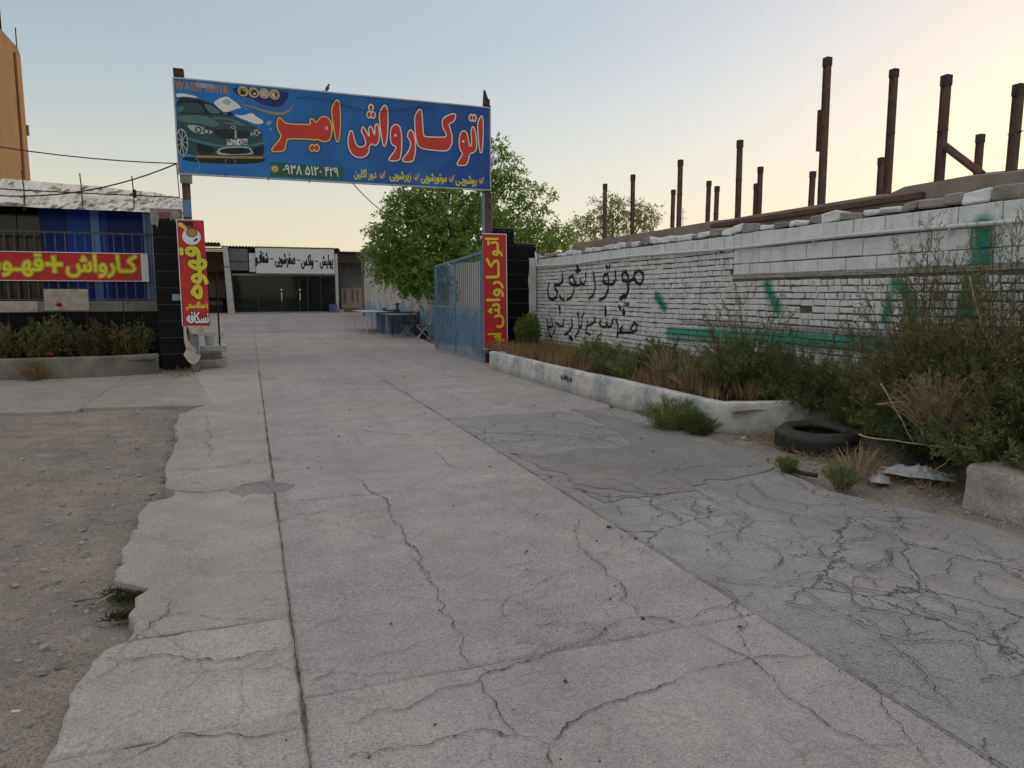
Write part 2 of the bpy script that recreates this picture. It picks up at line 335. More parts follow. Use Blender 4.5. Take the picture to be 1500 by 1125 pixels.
def quads_mesh(name, P):
    """P: (n,4,3) array of loose quads -> mesh"""
    P = np.asarray(P, dtype=np.float32); n = len(P); me = bpy.data.meshes.new(name)
    me.vertices.add(n * 4); me.vertices.foreach_set('co', P.reshape(-1)); me.loops.add(n * 4); me.polygons.add(n)
    me.loops.foreach_set('vertex_index', np.arange(n * 4, dtype=np.int32)); me.polygons.foreach_set('loop_start', np.arange(0, n * 4, 4, dtype=np.int32))
    me.update(calc_edges=True); return me
def rot_about(v, k, a):
    return v * np.cos(a)[:, None] + np.cross(k, v) * np.sin(a)[:, None] + k * (np.sum(k * v, 1) * (1 - np.cos(a)))[:, None]
def leaves(c, d, length, width, rs, cup=.25):
    """pointed leaf quads: base c, direction d (n,3)"""
    c = np.asarray(c, float); d = np.asarray(d, float); n = len(c); d = d / np.linalg.norm(d, axis=1)[:, None]
    r = rs.normal(size=(n, 3)); side = np.cross(d, r); side /= np.linalg.norm(side, axis=1)[:, None] + 1e-9; nor = np.cross(side, d)
    ln = length * rs.uniform(.65, 1.25, n)[:, None]; w = width * rs.uniform(.7, 1.2, n)[:, None]
    m = c + d * ln * .45
    return np.stack([c, m + side * w / 2 + nor * w * cup, c + d * ln, m - side * w / 2 + nor * w * cup], 1)

# ------------------------------------------------------------------ lettering: outlines -> distance field -> clean flat meshes
FORM = {}
for _c in list(range(0xFB50, 0xFDFF)) + list(range(0xFE70, 0xFEFD)):
    _d = unicodedata.decomposition(chr(_c)).split()
    if len(_d) == 2 and _d[0] in ('<initial>', '<medial>', '<final>', '<isolated>'): FORM[(chr(int(_d[1], 16)), _d[0][1:-1])] = chr(_c)
def shape(t):
    dual = lambda ch: ch == '\u0640' or (ch, 'initial') in FORM
    joins = lambda ch: ch == '\u0640' or (ch, 'final') in FORM
    out = []
    for i, ch in enumerate(t):
        p = i > 0 and dual(t[i - 1]) and joins(ch); n = i + 1 < len(t) and dual(ch) and joins(t[i + 1])
        out.append(FORM.get((ch, 'medial' if p and n else 'final' if p else 'initial' if n else 'isolated'), ch))
    return ''.join(reversed(out))
def text_contours(t, rtl=True, spacing=1.):
    c = bpy.data.curves.new('t', 'FONT'); c.body = shape(t) if rtl else t; c.size = 1; c.resolution_u = 4; c.space_character = spacing
    o = bpy.data.objects.new('t', c); COL.objects.link(o); bpy.context.view_layer.update()
    cu = o.to_curve(bpy.context.evaluated_depsgraph_get()); out = []
    for sp in cu.splines:
        pts = []
        if sp.type == 'BEZIER':
            bp = sp.bezier_points; n = len(bp)
            for i in range(n):
                a, b = bp[i], bp[(i + 1) % n]
                for k in range(5):
                    u = k / 5; v = 1 - u
                    q = a.co * v ** 3 + a.handle_right * 3 * v * v * u + b.handle_left * 3 * v * u * u + b.co * u ** 3; pts.append((q.x, q.y))
        else: pts = [(p.co.x, p.co.y) for p in sp.points]
        if len(pts) > 2: out.append(np.array(pts))
    o.to_curve_clear(); bpy.data.objects.remove(o); return out
def fit(cs, x0, x1, y0, y1, rot=False):
    a = np.concatenate(cs)
    if rot: cs = [np.stack([-c[:, 1], c[:, 0]], 1) for c in cs]; a = np.concatenate(cs)
    lo, hi = a.min(0), a.max(0); sx, sy = (x1 - x0) / (hi[0] - lo[0]), (y1 - y0) / (hi[1] - lo[1])
    return [np.stack([x0 + (c[:, 0] - lo[0]) * sx, y0 + (c[:, 1] - lo[1]) * sy], 1) for c in cs]
def chaikin(p, n=2):
    p = np.array(p, float)
    for _ in range(n):
        q = np.roll(p, -1, 0); p = np.stack([p * .78 + q * .22, p * .22 + q * .78], 1).reshape(-1, 2)
    return p
def sdf(cs, xs, ys, nonzero=True):
    X, Y = np.meshgrid(xs, ys); P = np.stack([X.ravel(), Y.ravel()], 1)
    D = np.full(len(P), 1e9); W = np.zeros(len(P), int)
    for c in cs:
        B = np.roll(c, -1, 0)
        for a, b in zip(c, B):
            e = b - a; l = e @ e
            if l < 1e-14: continue
            t = np.clip(((P - a) @ e) / l, 0, 1); q = P - a - t[:, None] * e; D = np.minimum(D, (q * q).sum(1))
            cr = e[0] * (P[:, 1] - a[1]) - e[1] * (P[:, 0] - a[0])
            W += ((a[1] <= P[:, 1]) & (b[1] > P[:, 1]) & (cr > 0)).astype(int) - ((a[1] > P[:, 1]) & (b[1] <= P[:, 1]) & (cr < 0)).astype(int)
    D = np.sqrt(D); return np.where(W != 0, -D, D).reshape(X.shape)
def iso_mesh(F, xs, ys):
    """region F<0 as flat polygons (marching squares, full cells merged along rows)"""
    vs, fs = [], []
    def add(ps):
        k = len(vs); vs.extend(ps); fs.append(tuple(range(k, k + len(ps))))
    I = F < 0
    for j in range(len(ys) - 1):
        full = I[j, :-1] & I[j, 1:] & I[j + 1, :-1] & I[j + 1, 1:]; anyc = I[j, :-1] | I[j, 1:] | I[j + 1, :-1] | I[j + 1, 1:]
        i = 0; n = len(xs) - 1
        while i < n:
            if full[i]:
                k = i
                while k < n and full[k]: k += 1
                add([(xs[i], ys[j]), (xs[k], ys[j]), (xs[k], ys[j + 1]), (xs[i], ys[j + 1])]); i = k; continue
            if anyc[i]:
                c = [(i, j), (i + 1, j), (i + 1, j + 1), (i, j + 1)]; ps = []
                for a in range(4):
                    p, q = c[a], c[(a + 1) % 4]; fp, fq = F[p[1], p[0]], F[q[1], q[0]]
                    if fp < 0: ps.append((xs[p[0]], ys[p[1]]))
                    if (fp < 0) != (fq < 0):
                        t = fp / (fp - fq); ps.append((xs[p[0]] + (xs[q[0]] - xs[p[0]]) * t, ys[p[1]] + (ys[q[1]] - ys[p[1]]) * t))
                if len(ps) > 2: add(ps)
            i += 1
    return vs, fs
def letters(name, cs, layers, to3, parent, step=.008):
    """layers: [(grow, material, height above sheet)]; to3(x,y,h)->3D; one mesh"""
    a = np.concatenate(cs); g = max(l[0] for l in layers) + 2 * step; lo, hi = a.min(0) - g, a.max(0) + g
    xs = np.arange(lo[0], hi[0] + step, step); ys = np.arange(lo[1], hi[1] + step, step); F = sdf(cs, xs, ys); mb = MB()
    for k, (grow, m, h) in enumerate(layers):
        vs, fs = iso_mesh(F - grow, xs, ys); mb.add([to3(p[0], p[1], h) for p in vs], fs, k)
    return mb.build(name, [l[1] for l in layers], parent, fix=False)
def disc(cx, cy, rx, ry=None, n=20): return np.array([(cx + rx * math.cos(2 * math.pi * i / n), cy + (ry or rx) * math.sin(2 * math.pi * i / n)) for i in range(n)])
def flatpoly(mb, poly, to3, h, mi):
    if isinstance(poly[0], tuple) or len(np.shape(poly)) == 2: poly = [poly]
    vs = [Vector((p[0], p[1], 0)) for lp in poly for p in lp]
    tr = tessellate_polygon([[Vector((p[0], p[1], 0)) for p in lp] for lp in poly])
    mb.add([to3(v.x, v.y, h) for v in vs], tr, mi)

# ------------------------------------------------------------------ ground, driveway slabs, pavements
def gz(y): return min(.42, max(0, (y - 30) / 16 * .42))
def nz(x, y, s=1., z=0.): return noise.noise(Vector((x * s, y * s, z)))
def ground_z(x, y):
    z = -.075 + .03 * nz(x, y, .5) + .018 * nz(x, y, 1.7, 3) + .008 * nz(x, y, 5, 5)
    if -9 < x < .3 and y < 11.2: z += .02 + .02 * nz(x, y, .9, 9) - .03 * max(0, 1 - abs(x + .72) / .4)
    if x < -1 and y < 11: z += min(1, -1 - x) * (.02 * nz(x * 1.7 + y * .5, y * .22 - x * .2, 1, 2) + .012 * abs(nz(x * 3 + y * .9, y * .5, 1, 6)))
    if x > 4.0 and 1 < y < 6.6: z += max(0, min(1, (x - 4.15) / .5)) * (.085 + .03 * nz(x, y, 2.2, 7)) + max(0, min(1, (x - 5) / 1.3)) * .12
    if y > 30: z = -.12 + gz(y)
    if abs(x) > 30 or y < -20: z = -.09
    return z
def axis(segs):
    out = []
    for a, b, st in segs: out += list(np.arange(a, b, st))
    return out + [segs[-1][1]]
gx = axis([(-600, -60, 90), (-60, -12, 6), (-12, -6, .5), (-6, .6, .11), (.6, 4, .5), (4, 6.6, .09), (6.6, 20, 1.5), (20, 60, 8), (60, 600, 90)])
gy = axis([(-600, -30, 95), (-30, 0, 3), (0, 7, .11), (7, 11.4, .16), (11.4, 20, .8), (20, 60, 4), (60, 700, 80)])
mb = MB(); nxg = len(gx)
mb.add([(x, y, ground_z(x, y)) for y in gy for x in gx], [(j * nxg + i, j * nxg + i + 1, (j + 1) * nxg + i + 1, (j + 1) * nxg + i) for j in range(len(gy) - 1) for i in range(nxg - 1)])
tag(mb.build('ground', M_dirt, smooth=True, fix=False), kind='structure')

drive = tag(bpy.data.objects.new('driveway', None), kind='structure'); COL.objects.link(drive)
def rough(pts, step=.09, amp=.012, seed=0, closed=True):
    out = []; n = len(pts)
    for i in range(n if closed else n - 1):
        a, b = Vector(pts[i][:2]), Vector(pts[(i + 1) % n][:2]); L = (b - a).length; k = max(1, int(L / step))
        nrm = Vector((b.y - a.y, a.x - b.x)).normalized() if L > 1e-6 else Vector((0, 0))
        for j in range(k):
            p = a.lerp(b, j / k); out.append(p + nrm * (amp * (noise.noise(Vector((p.x * 6, p.y * 6, seed))) + .6 * noise.noise(Vector((p.x * 21, p.y * 21, seed + 5))))))
    if not closed: out.append(Vector(pts[-1][:2]))
    return [(p.x, p.y) for p in out]
def slab(poly, m, top=0., th=.11, name='slab', parent=drive, bev=.012):
    """a cast slab: flat top, worn sloping arris, vertical sides"""
    n = len(poly); P = [Vector(p) for p in poly]; ins = []
    ar = sum(P[i].x * P[(i + 1) % n].y - P[(i + 1) % n].x * P[i].y for i in range(n)); sg = 1 if ar > 0 else -1
    for i in range(n):
        t = (P[(i + 1) % n] - P[i - 1]); q = Vector((-t.y, t.x)).normalized() * sg; ins.append(P[i] + q * bev)
    tp = top if callable(top) else (lambda x, y: top)
    mb = MB(); vs = [(p.x, p.y, tp(p.x, p.y)) for p in ins] + [(p.x, p.y, tp(p.x, p.y) - bev * .8) for p in P] + [(p.x, p.y, tp(p.x, p.y) - th) for p in P]
    fs = [(k * n + i, k * n + (i + 1) % n, (k + 1) * n + (i + 1) % n, (k + 1) * n + i) for k in range(2) for i in range(n)]
    tr = tessellate_polygon([[Vector((p.x, p.y, 0)) for p in ins]]); mb.add(vs, fs + [tuple(t) for t in tr])
    return mb.build(name, m, parent)
edge = [G(*p)[:2] for p in [(303, 592), (280, 599), (262, 606), (258, 622), (259, 645), (250, 665), (240, 690), (246, 700), (243, 712), (258, 722), (240, 730), (214, 738), (203, 758), (186, 795), (168, 848), (190, 853), (214, 862), (196, 874), (205, 885), (190, 898), (192, 928), (165, 945), (140, 965), (118, 990), (103, 1015), (95, 1050), (80, 1085), (62, 1125)]]
edge = [tuple(e) for e in edge] + [(-.68, 2.2), (-.74, 1.6), (-.7, .8), (-.8, 0), (-.8, -3)]
J1, J2 = .12, 2.2
def lane(x0, x1, ys, m, seed, gx=.002, gy=.004):
    for k in range(len(ys) - 1):
        a, b = ys[k] + gy, ys[k + 1] - gy
        slab(rough([(x0 + gx, a), (x1 - gx, a), (x1 - gx, b), (x0 + gx, b)], .1, .007, seed + k), m, U(-.004, .004))
ysM = [-3, 2.62, 5.32, 9.7, 14.5, 19, 24, 30]
lane(J1, J2, ysM, M_conc, 1)
# left lane: broken outer edge, cut at the two cross joints
def clip_left(y0, y1, seed):
    e = [p for p in edge if y0 < p[1] < y1]
    def at(y):
        for p, q in zip(edge, edge[1:]):
            if p[1] >= y >= q[1]: return p[0] + (q[0] - p[0]) * (p[1] - y) / max(1e-6, p[1] - q[1])
        return edge[0][0]
    return [(J1 - .002, y0), (J1 - .002, y1), (at(y1), y1)] + e + [(at(y0), y0)]
def rough_edge(poly, seed):
    R = rough(poly, .035, .006, seed); out = []
    for x, y in R:
        m = max(0, min(1, (J1 - .1 - x) / .25)); out.append((x + m * (.035 * nz(x, y, 4, seed) + .022 * nz(x, y, 13, seed) + .012 * nz(x, y, 37, seed)), y + m * .02 * nz(x, y, 9, seed + 4)))
    return out
for k, (a, b) in enumerate([(-2.9, 2.52), (2.53, 3.35), (3.36, 6.13), (6.14, 10.6)]):
    slab(rough_edge(clip_left(a, b, k), 30 + k), M_concL, U(-.003, .004))
for k, (a, b) in enumerate(zip([10.62, 14.5, 19, 24], [14.5, 19, 24, 30])):
    slab(rough([(J1 - .002, a + .004), (J1 - .002, b - .004), (-1.0, b - .004), (-1.0 if k else -.55, a + .004)], .1, .006, 40 + k), M_concL if k == 0 else M_conc, U(-.004, .003))
ysR = [-3, 5.2, 8.4, 12.6, 16.5, 21, 30]
for k in range(len(ysR) - 1):
    a, b = ysR[k] + .004, ysR[k + 1] - .004
    if b < 6.4: rt = [(4.5, a), (4.4, 1.5), (4.42, 2.6), (4.55, 3.2), (4.32, 3.75), (4.18, 4.2), (4.26, 4.7), (4.35, b)]
    elif b < 15.4: rt = [(4.5 if a > 6 else 4.35, a), (4.63, max(a + .3, 6.9)), (4.63, b)]
    else: rt = [(5.2 if b > 17 else 4.75, a), (6.3 if b > 17 else 5.0, b)]
    slab(rough([(J2 + .003, a)] + rt + [(J2 + .003, b)], .09, .012 if b < 9 else .006, 60 + k), M_concR if b < 9 else M_conc, U(-.012, -.004))
slab(rough([(4.4, 13.9), (5.2, 13.9), (5.2, 16.49), (4.79, 16.49), (4.64, 13.92)], .1, .006), M_conc, -.02)

def sheet_on(name, pxs, m, h=.004, th=.012, seed=3, amp=.02):
    return slab(rough([G(*p)[:2] for p in pxs], .05, amp, seed), m, h, th, name, drive, .006)
sheet_on('patch', [(336, 720), (356, 709), (398, 704), (434, 711), (420, 719), (395, 724), (372, 722), (355, 728)], M_patch, .007, .02, 3)
sheet_on('patch', [(750, 663), (790, 668), (850, 657), (905, 656), (930, 652), (918, 643), (898, 628), (862, 611), (836, 599), (880, 603), (960, 628), (1040, 650), (1120, 660), (1132, 688), (1078, 699), (1030, 702), (1018, 718), (960, 724), (885, 735), (848, 714), (832, 694), (790, 684)], M_patch, .003, .02, 8, .06)

# sidewalk strip by the coffee cabin and the yard inside the gate
sw = tag(bpy.data.objects.new('sidewalk', None), kind='structure'); COL.objects.link(sw)
for k, (a, b) in enumerate([(-12, -7.6), (-7.6, -4.2), (-4.2, -2.2), (-2.2, -.56)]):
    slab(rough([(a + .003, 11.02 - .03 * k), (b - .003, 11.0 - .1 * (k + 1)), (b - .003, 15.6), (a + .003, 15.6)], .12, .02, 90 + k), M_walk, -.008, .1, 'slab', sw)
mb = MB(); ys = [15.6, 20, 26, 30, 34, 38, 42, 46, 50, 60]; xs = [-14, -8, -1.02]
def yz(x, y): return gz(y) - .008
mb.grid(lambda u, v: (-14 + 12.98 * u, 15.62 + 14.38 * v, -.012), 4, 8)
mb.grid(lambda u, v: (-14 + 21.5 * u, 30 + 32 * v, gz(30 + 32 * v) - .006), 8, 32)
tag(mb.build('yard_pavement', M_yard, fix=False), kind='structure')

# cracks: dirt-filled, lying in the surface
def jagged(a, b, amp, seed):
    """angular broken line by midpoint displacement"""
    r_ = random.Random(seed)
    def rec(p, q, d):
        L = (q - p).length
        if L < .02 or d > 7: return [p]
        n = Vector((q.y - p.y, p.x - q.x)) / L; m = p.lerp(q, r_.uniform(.35, .65)) + n * r_.uniform(-1, 1) * min(.035, L * amp)
        return rec(p, m, d + 1) + rec(m, q, d + 1)
    return rec(a, b, 0)
def crack(pxs, w=.010, seed=0, name='crack', h=.006):
    pts = [Vector(G(*p)[:2]) for p in pxs]; L = []
    for i, (a, b) in enumerate(zip(pts, pts[1:])): L += jagged(a, b, .16, seed * 31 + i)
    L.append(pts[-1]); n = len(L); vs = []; r_ = random.Random(seed + 1)
    for i, p in enumerate(L):
        t = (L[min(i + 1, n - 1)] - L[max(i - 1, 0)]).normalized(); q = Vector((-t.y, t.x))
        ww = w * (.25 + 1.0 * abs(noise.noise(Vector((p.x * 5, p.y * 5, seed + 9)))) + r_.uniform(0, .5) + (1.2 if r_.random() < .04 else 0)) * min(1, .25 + 4 * min(i, n - 1 - i) / n)
        vs += [(p.x + q.x * ww * r_.uniform(.4, 1.2), p.y + q.y * ww, h), (p.x - q.x * ww * r_.uniform(.4, 1.2), p.y - q.y * ww * .8, h)]
    return MB().add(vs, [(2 * i, 2 * i + 1, 2 * i + 3, 2 * i + 2) for i in range(n - 1)]).build(name, M_crack, drive, fix=False)
def cr3(o, pts, s=3.): return [(o[0] + x / s, o[1] + y / s) for x, y in pts]
A, B, Cc, Dd, Ee = (500, 800), (1000, 800), (500, 540), (800, 600), (0, 850)
CR = [(A, [(0, 940), (70, 915), (240, 895), (420, 855), (540, 825), (690, 820), (860, 845), (915, 878)], .006), (A, [(915, 878), (960, 840), (1060, 745), (1180, 690), (1300, 650), (1400, 620), (1500, 575)], .007),
      (A, [(915, 878), (905, 930), (935, 975)], .008), (A, [(605, 590), (680, 690), (740, 800), (780, 835)], .006), (A, [(0, 795), (160, 725), (340, 690), (420, 635), (560, 615), (605, 590), (660, 555), (790, 515), (900, 475), (1050, 425), (1160, 362), (1315, 318)], .006),
      (A, [(1315, 318), (1420, 318), (1500, 360)], .007), (A, [(1315, 318), (1225, 238), (1232, 160), (1150, 80), (1050, 0)], .006), (A, [(660, 555), (560, 520), (525, 470), (540, 400), (490, 360), (455, 260), (385, 150), (345, 90), (330, 0)], .005),
      (A, [(30, 525), (180, 475), (260, 468), (430, 405)], .004), (A, [(130, 212), (320, 230), (450, 245), (640, 240), (720, 245), (860, 165), (1060, 95), (1140, 78)], .003), (A, [(830, 345), (980, 345), (1100, 345), (1160, 362)], .004), (A, [(720, 245), (738, 320)], .003),
      (B, [(0, 570), (150, 530), (285, 495), (340, 488), (470, 488), (600, 480), (740, 485)], .004), (B, [(20, 372), (150, 432), (285, 492), (350, 550), (430, 640), (500, 690), (600, 760), (680, 818), (800, 868), (930, 915), (1060, 975)], .005), (B, [(285, 492), (270, 430), (235, 380), (275, 330), (240, 250), (205, 200), (120, 165), (0, 120)], .005),
      (B, [(0, 320), (80, 290), (200, 270), (240, 232), (300, 205), (355, 240)], .005), (B, [(870, 600), (870, 700), (910, 750), (970, 820), (1030, 880), (1110, 975)], .004), (B, [(1340, 850), (1320, 890), (1345, 975)], .006),
      (B, [(510, 150), (590, 235), (680, 295), (800, 350), (960, 420)], .008), (B, [(660, 140), (760, 190), (860, 200), (1000, 235), (1040, 268), (1160, 310), (1290, 350), (1370, 380), (1400, 450), (1440, 520)], .011), (B, [(580, 145), (720, 180), (820, 240), (880, 290), (960, 320), (1000, 370), (1020, 440)], .007),
      (B, [(1040, 155), (1110, 210), (1190, 270), (1210, 310)], .010), (B, [(500, 20), (640, 50), (720, 80), (820, 105), (930, 125), (1045, 155), (1170, 125), (1210, 50), (1180, 10)], .006), (B, [(1370, 380), (1480, 330)], .009), (B, [(820, 105), (910, 90), (920, 40), (890, 0)], .005), (B, [(1370, 90), (1500, 150)], .008), (B, [(400, 110), (440, 70), (410, 20)], .006), (B, [(380, 190), (470, 160), (510, 150)], .006), (B, [(960, 320), (1040, 268)], .005),
      (Cc, [(20, 470), (100, 500), (130, 545), (195, 570), (220, 640), (270, 720), (330, 800), (350, 880), (390, 940)], .006), (Cc, [(0, 262), (180, 285), (350, 295), (430, 272), (530, 258)], .007), (Cc, [(435, 380), (460, 420), (560, 460)], .006), (Cc, [(1040, 640), (1040, 780), (1130, 850), (1160, 880)], .004), (Cc, [(1160, 840), (1240, 770), (1230, 730)], .003), (Cc, [(200, 355), (430, 345), (660, 330)], .003),
      (Dd, [(690, 330), (830, 365), (880, 405), (1000, 440), (1100, 465), (1200, 480), (1350, 518), (1500, 550)], .009), (Dd, [(830, 350), (850, 330), (940, 322)], .007), (Dd, [(130, 330), (250, 350), (430, 370), (560, 385), (640, 410)], .010), (Dd, [(130, 345), (240, 385), (400, 385)], .009), (Dd, [(460, 410), (560, 460), (590, 500)], .008), (Dd, [(640, 380), (640, 440), (720, 480), (730, 420), (800, 400)], .007), (Dd, [(670, 535), (760, 580), (850, 660)], .007), (Dd, [(790, 480), (850, 540), (865, 600)], .006), (Dd, [(1030, 515), (1130, 560), (1220, 600), (1240, 650), (1330, 680), (1420, 740), (1500, 820)], .008), (Dd, [(1220, 600), (1350, 570), (1500, 540)], .006), (Dd, [(1090, 470), (1130, 530)], .006), (Dd, [(1010, 690), (1040, 660)], .008), (Dd, [(1330, 680), (1420, 700), (1500, 690)], .006), (Dd, [(870, 560), (1000, 610), (1030, 640)], .004),
      (Ee, [(415, 350), (510, 348), (620, 345), (820, 352), (960, 360), (1060, 345), (1130, 320), (1270, 300)], .006), (Ee, [(510, 345), (600, 260), (660, 190), (740, 150), (750, 90), (700, 65)], .005), (Ee, [(340, 480), (450, 420), (520, 370), (500, 348)], .004), (Ee, [(560, 790), (660, 740), (800, 675), (900, 688), (1000, 675), (1170, 685), (1330, 655)], .006), (Ee, [(1360, 450), (1470, 395)], .005), (Ee, [(660, 155), (900, 160), (1270, 165)], .003),
      ((0, 540), [(1140, 20), (905, 10), (600, 10)], .003), ((0, 540), [(905, 190), (920, 260), (910, 320), (930, 410)], .006), ((0, 540), [(740, 445), (930, 438), (1070, 425), (1100, 395)], .006), ((0, 540), [(740, 540), (870, 545), (1010, 530)], .012), ((0, 540), [(560, 768), (860, 765)], .003), ((0, 540), [(1230, 640), (1500, 642)], .003), ((0, 540), [(840, 65), (900, 75), (960, 100)], .008)]
for i, (o, p, w) in enumerate(CR): crack(cr3(o, p), w * .66, int(i * 3.1))
rk = random.Random(5); NX, NY = 7, 9; nodes = {(i, j): Vector((2.35 + i * .33 + rk.uniform(-.12, .12) + (j % 2) * .15, 1.7 + j * .42 + rk.uniform(-.14, .14))) for i in range(NX) for j in range(NY)}
for (i, j), a in nodes.items():
    for di, dj in ((1, 0), (0, 1), (1, 1)):
        b = nodes.get((i + di, j + dj))
        if b is None or rk.random() > (.5 if di != dj else .12) or max(a.x, b.x) > 4.3: continue
        L = jagged(a, b, .22, i * 97 + j * 13 + di); L.append(b); n = len(L); w = rk.uniform(.0015, .0045); vs = []
        for k, p in enumerate(L):
            t = (L[min(k + 1, n - 1)] - L[max(k - 1, 0)]).normalized(); q = Vector((-t.y, t.x)) * w * rk.uniform(.3, 1.3); vs += [(p.x + q.x, p.y + q.y, .0045), (p.x - q.x, p.y - q.y, .0045)]
        MB().add(vs, [(2 * k, 2 * k + 1, 2 * k + 3, 2 * k + 2) for k in range(n - 1)]).build('crack', M_crack, drive, fix=False)
# crumbled dirt along the two long joints
for X, yr, w, sd in ((J1, (1.5, 15), .006, 5), (J2, (1.2, 13), .0065, 8)):
    mb = MB(); ys = np.arange(yr[0], yr[1], .022); vs = []
    for y in ys:
        q = w * max(.12, .12 + .9 * nz(X, y, 3, sd) + 1.6 * max(0, nz(X, y, 1.1, sd)) + 1.0 * abs(nz(X, y, 14, sd))); c = X + .008 * nz(X, y, 3, sd + 1) + .006 * nz(X, y, 11, sd + 1)
        vs += [(c - q * U(.5, 1.3), y, .0065), (c + q * U(.5, 1.3), y, .0065)]
    mb.add(vs, [(2 * i, 2 * i + 1, 2 * i + 3, 2 * i + 2) for i in range(len(ys) - 1)]).build('crack', M_crack, drive, fix=False)

# loose grit on the dirt and along the edges
rs = np.random.RandomState(3); mb = MB()
def pebble(x, y, z, r):
    mb.box((x, y, z + r * .3), (r * U(1.2, 2.2), r * U(1, 1.6), r * U(.6, 1.1)), U(0, 3), U(-.3, .3), U(-.3, .3), jit=r * .25)
for _ in range(1500):
    if U(0, 1) < .6:
        y = U(1.8, 11) ** 1; x = -.75 - abs(rnd.gauss(0, 1)) * U(.2, 3)
    else:
        y = U(2.2, 6.3); x = U(4.3, 5.4)
    pebble(x, y, ground_z(x, y), abs(rnd.gauss(0, .008)) + .004)
tag(mb.build('gravel', M_stone, fix=False), 'loose pale grit scattered over the bare earth beside the concrete', 'gravel', kind='stuff')
mb = MB()
for _ in range(260):
    y = U(1.9, 14); x = U(.0, 4.2); pebble(x, y, .002, abs(rnd.gauss(0, .004)) + .002)
tag(mb.build('grit', M_crack, fix=False), 'dark specks of grit lying on the concrete driveway', 'grit', kind='stuff')

# ------------------------------------------------------------------ the whitewashed wall on the right
WX, WY0, WY1 = 6.3, 2.2, 15.55
SEG = []     # paint strokes on the wall in (Y, Z): (pts, half width, soft, colour)
def stroke(pts, wpx, col, o=(760, 340), s=5., soft=.010, a=1.):
    P = [PX(o[0] + x / s, o[1] + y / s, WX) for x, y in pts]; d = np.mean([(p - _C) @ _D for p in P])
    SEG.append((np.array([(p[1], p[2]) for p in P]), wpx / s * d / FPX / 2, soft, col, a))
BK, GR, GR2 = (.012, .012, .014), (.008, .24, .165), (.03, .34, .25)
for pts, w in [([(840, 340), (850, 300), (880, 282), (910, 305), (912, 350), (890, 385), (862, 368), (845, 335)], 18), ([(845, 345), (800, 365), (762, 352), (756, 312), (780, 288), (800, 315), (803, 420), (785, 468), (742, 485)], 20), ([(770, 470), (750, 488)], 26),
               ([(705, 288), (712, 350), (690, 380), (650, 385), (616, 362), (628, 312), (650, 308), (660, 350), (655, 420), (635, 478), (592, 496)], 18), ([(640, 250), (650, 262)], 20), ([(668, 245), (664, 262)], 16), ([(548, 300), (556, 360), (560, 420), (542, 468), (516, 490)], 17),
               ([(430, 245), (436, 270), (430, 292)], 22), ([(420, 285), (450, 280)], 18), ([(490, 305), (492, 350), (478, 388), (455, 372), (450, 345), (452, 385), (425, 392), (415, 365), (418, 390), (395, 386), (370, 370), (370, 335), (395, 320), (408, 360), (405, 430), (385, 480), (355, 496)], 16), ([(330, 250), (335, 262)], 1),
               ([(318, 308), (325, 360), (300, 385), (264, 388), (266, 412), (286, 440), (280, 475), (246, 496), (220, 480), (214, 425), (220, 380)], 17), ([(302, 470), (312, 490)], 20), ([(325, 490), (335, 500)], 16),
               ([(845, 660), (868, 680), (862, 720), (835, 735), (822, 705), (845, 665)], 13), ([(835, 735), (785, 735), (735, 738)], 13), ([(760, 690), (742, 715), (760, 735)], 12), ([(712, 640), (728, 690), (722, 770)], 13), ([(735, 545), (745, 560)], 18), ([(765, 575), (770, 595)], 20),
               ([(690, 640), (680, 690), (655, 695), (645, 660), (640, 695), (612, 695), (592, 672), (602, 650)], 12), ([(636, 560), (636, 605)], 22), ([(555, 625), (560, 655), (530, 675), (500, 690), (490, 735), (525, 752)], 11), ([(480, 590), (462, 625), (462, 690), (440, 700)], 10), ([(432, 600), (440, 640), (442, 720), (412, 772)], 11), ([(388, 640), (392, 690), (362, 738), (336, 750)], 12),
               ([(330, 640), (326, 685), (300, 690), (272, 662), (266, 722), (250, 745)], 11), ([(240, 630), (250, 690), (216, 700)], 10), ([(205, 640), (216, 720)], 10), ([(300, 548), (302, 590)], 18), ([(372, 770), (392, 785)], 18), ([(225, 755), (240, 770)], 12), ([(430, 598), (436, 605)], 14), ([(500, 640), (505, 690)], 9), ([(610, 740), (575, 765)], 8)]:
    stroke(pts, w * (1.5 if pts[0][1] < 520 else 1.85), BK, soft=.009)
for pts, w, c, a in [([(963, 435), (973, 450)], 11, GR, 1), ([(1124, 418), (1131, 436), (1140, 452)], 13, GR, .95), ([(1314, 416), (1328, 426), (1337, 450), (1336, 500)], 17, GR, .95), ([(1303, 436), (1297, 468)], 11, GR, .95), ([(1440, 333), (1440, 384)], 26, GR, 1), ([(1430, 395), (1420, 452)], 24, GR, .95), ([(1416, 440), (1412, 458)], 20, GR, .9)]:
    stroke(pts, w * 1.35, c, (0, 0), 1., .045, a)
stroke([(980, 486), (1100, 492), (1330, 505)], 16, GR2, (0, 0), 1., .02, .95); stroke([(980, 497), (1150, 505), (1320, 515)], 9, GR, (0, 0), 1., .03, .85)
stroke([(1000, 471), (1100, 479), (1200, 484), (1320, 492)], 6, (.03, .025, .025), (0, 0), 1., .05, .8)
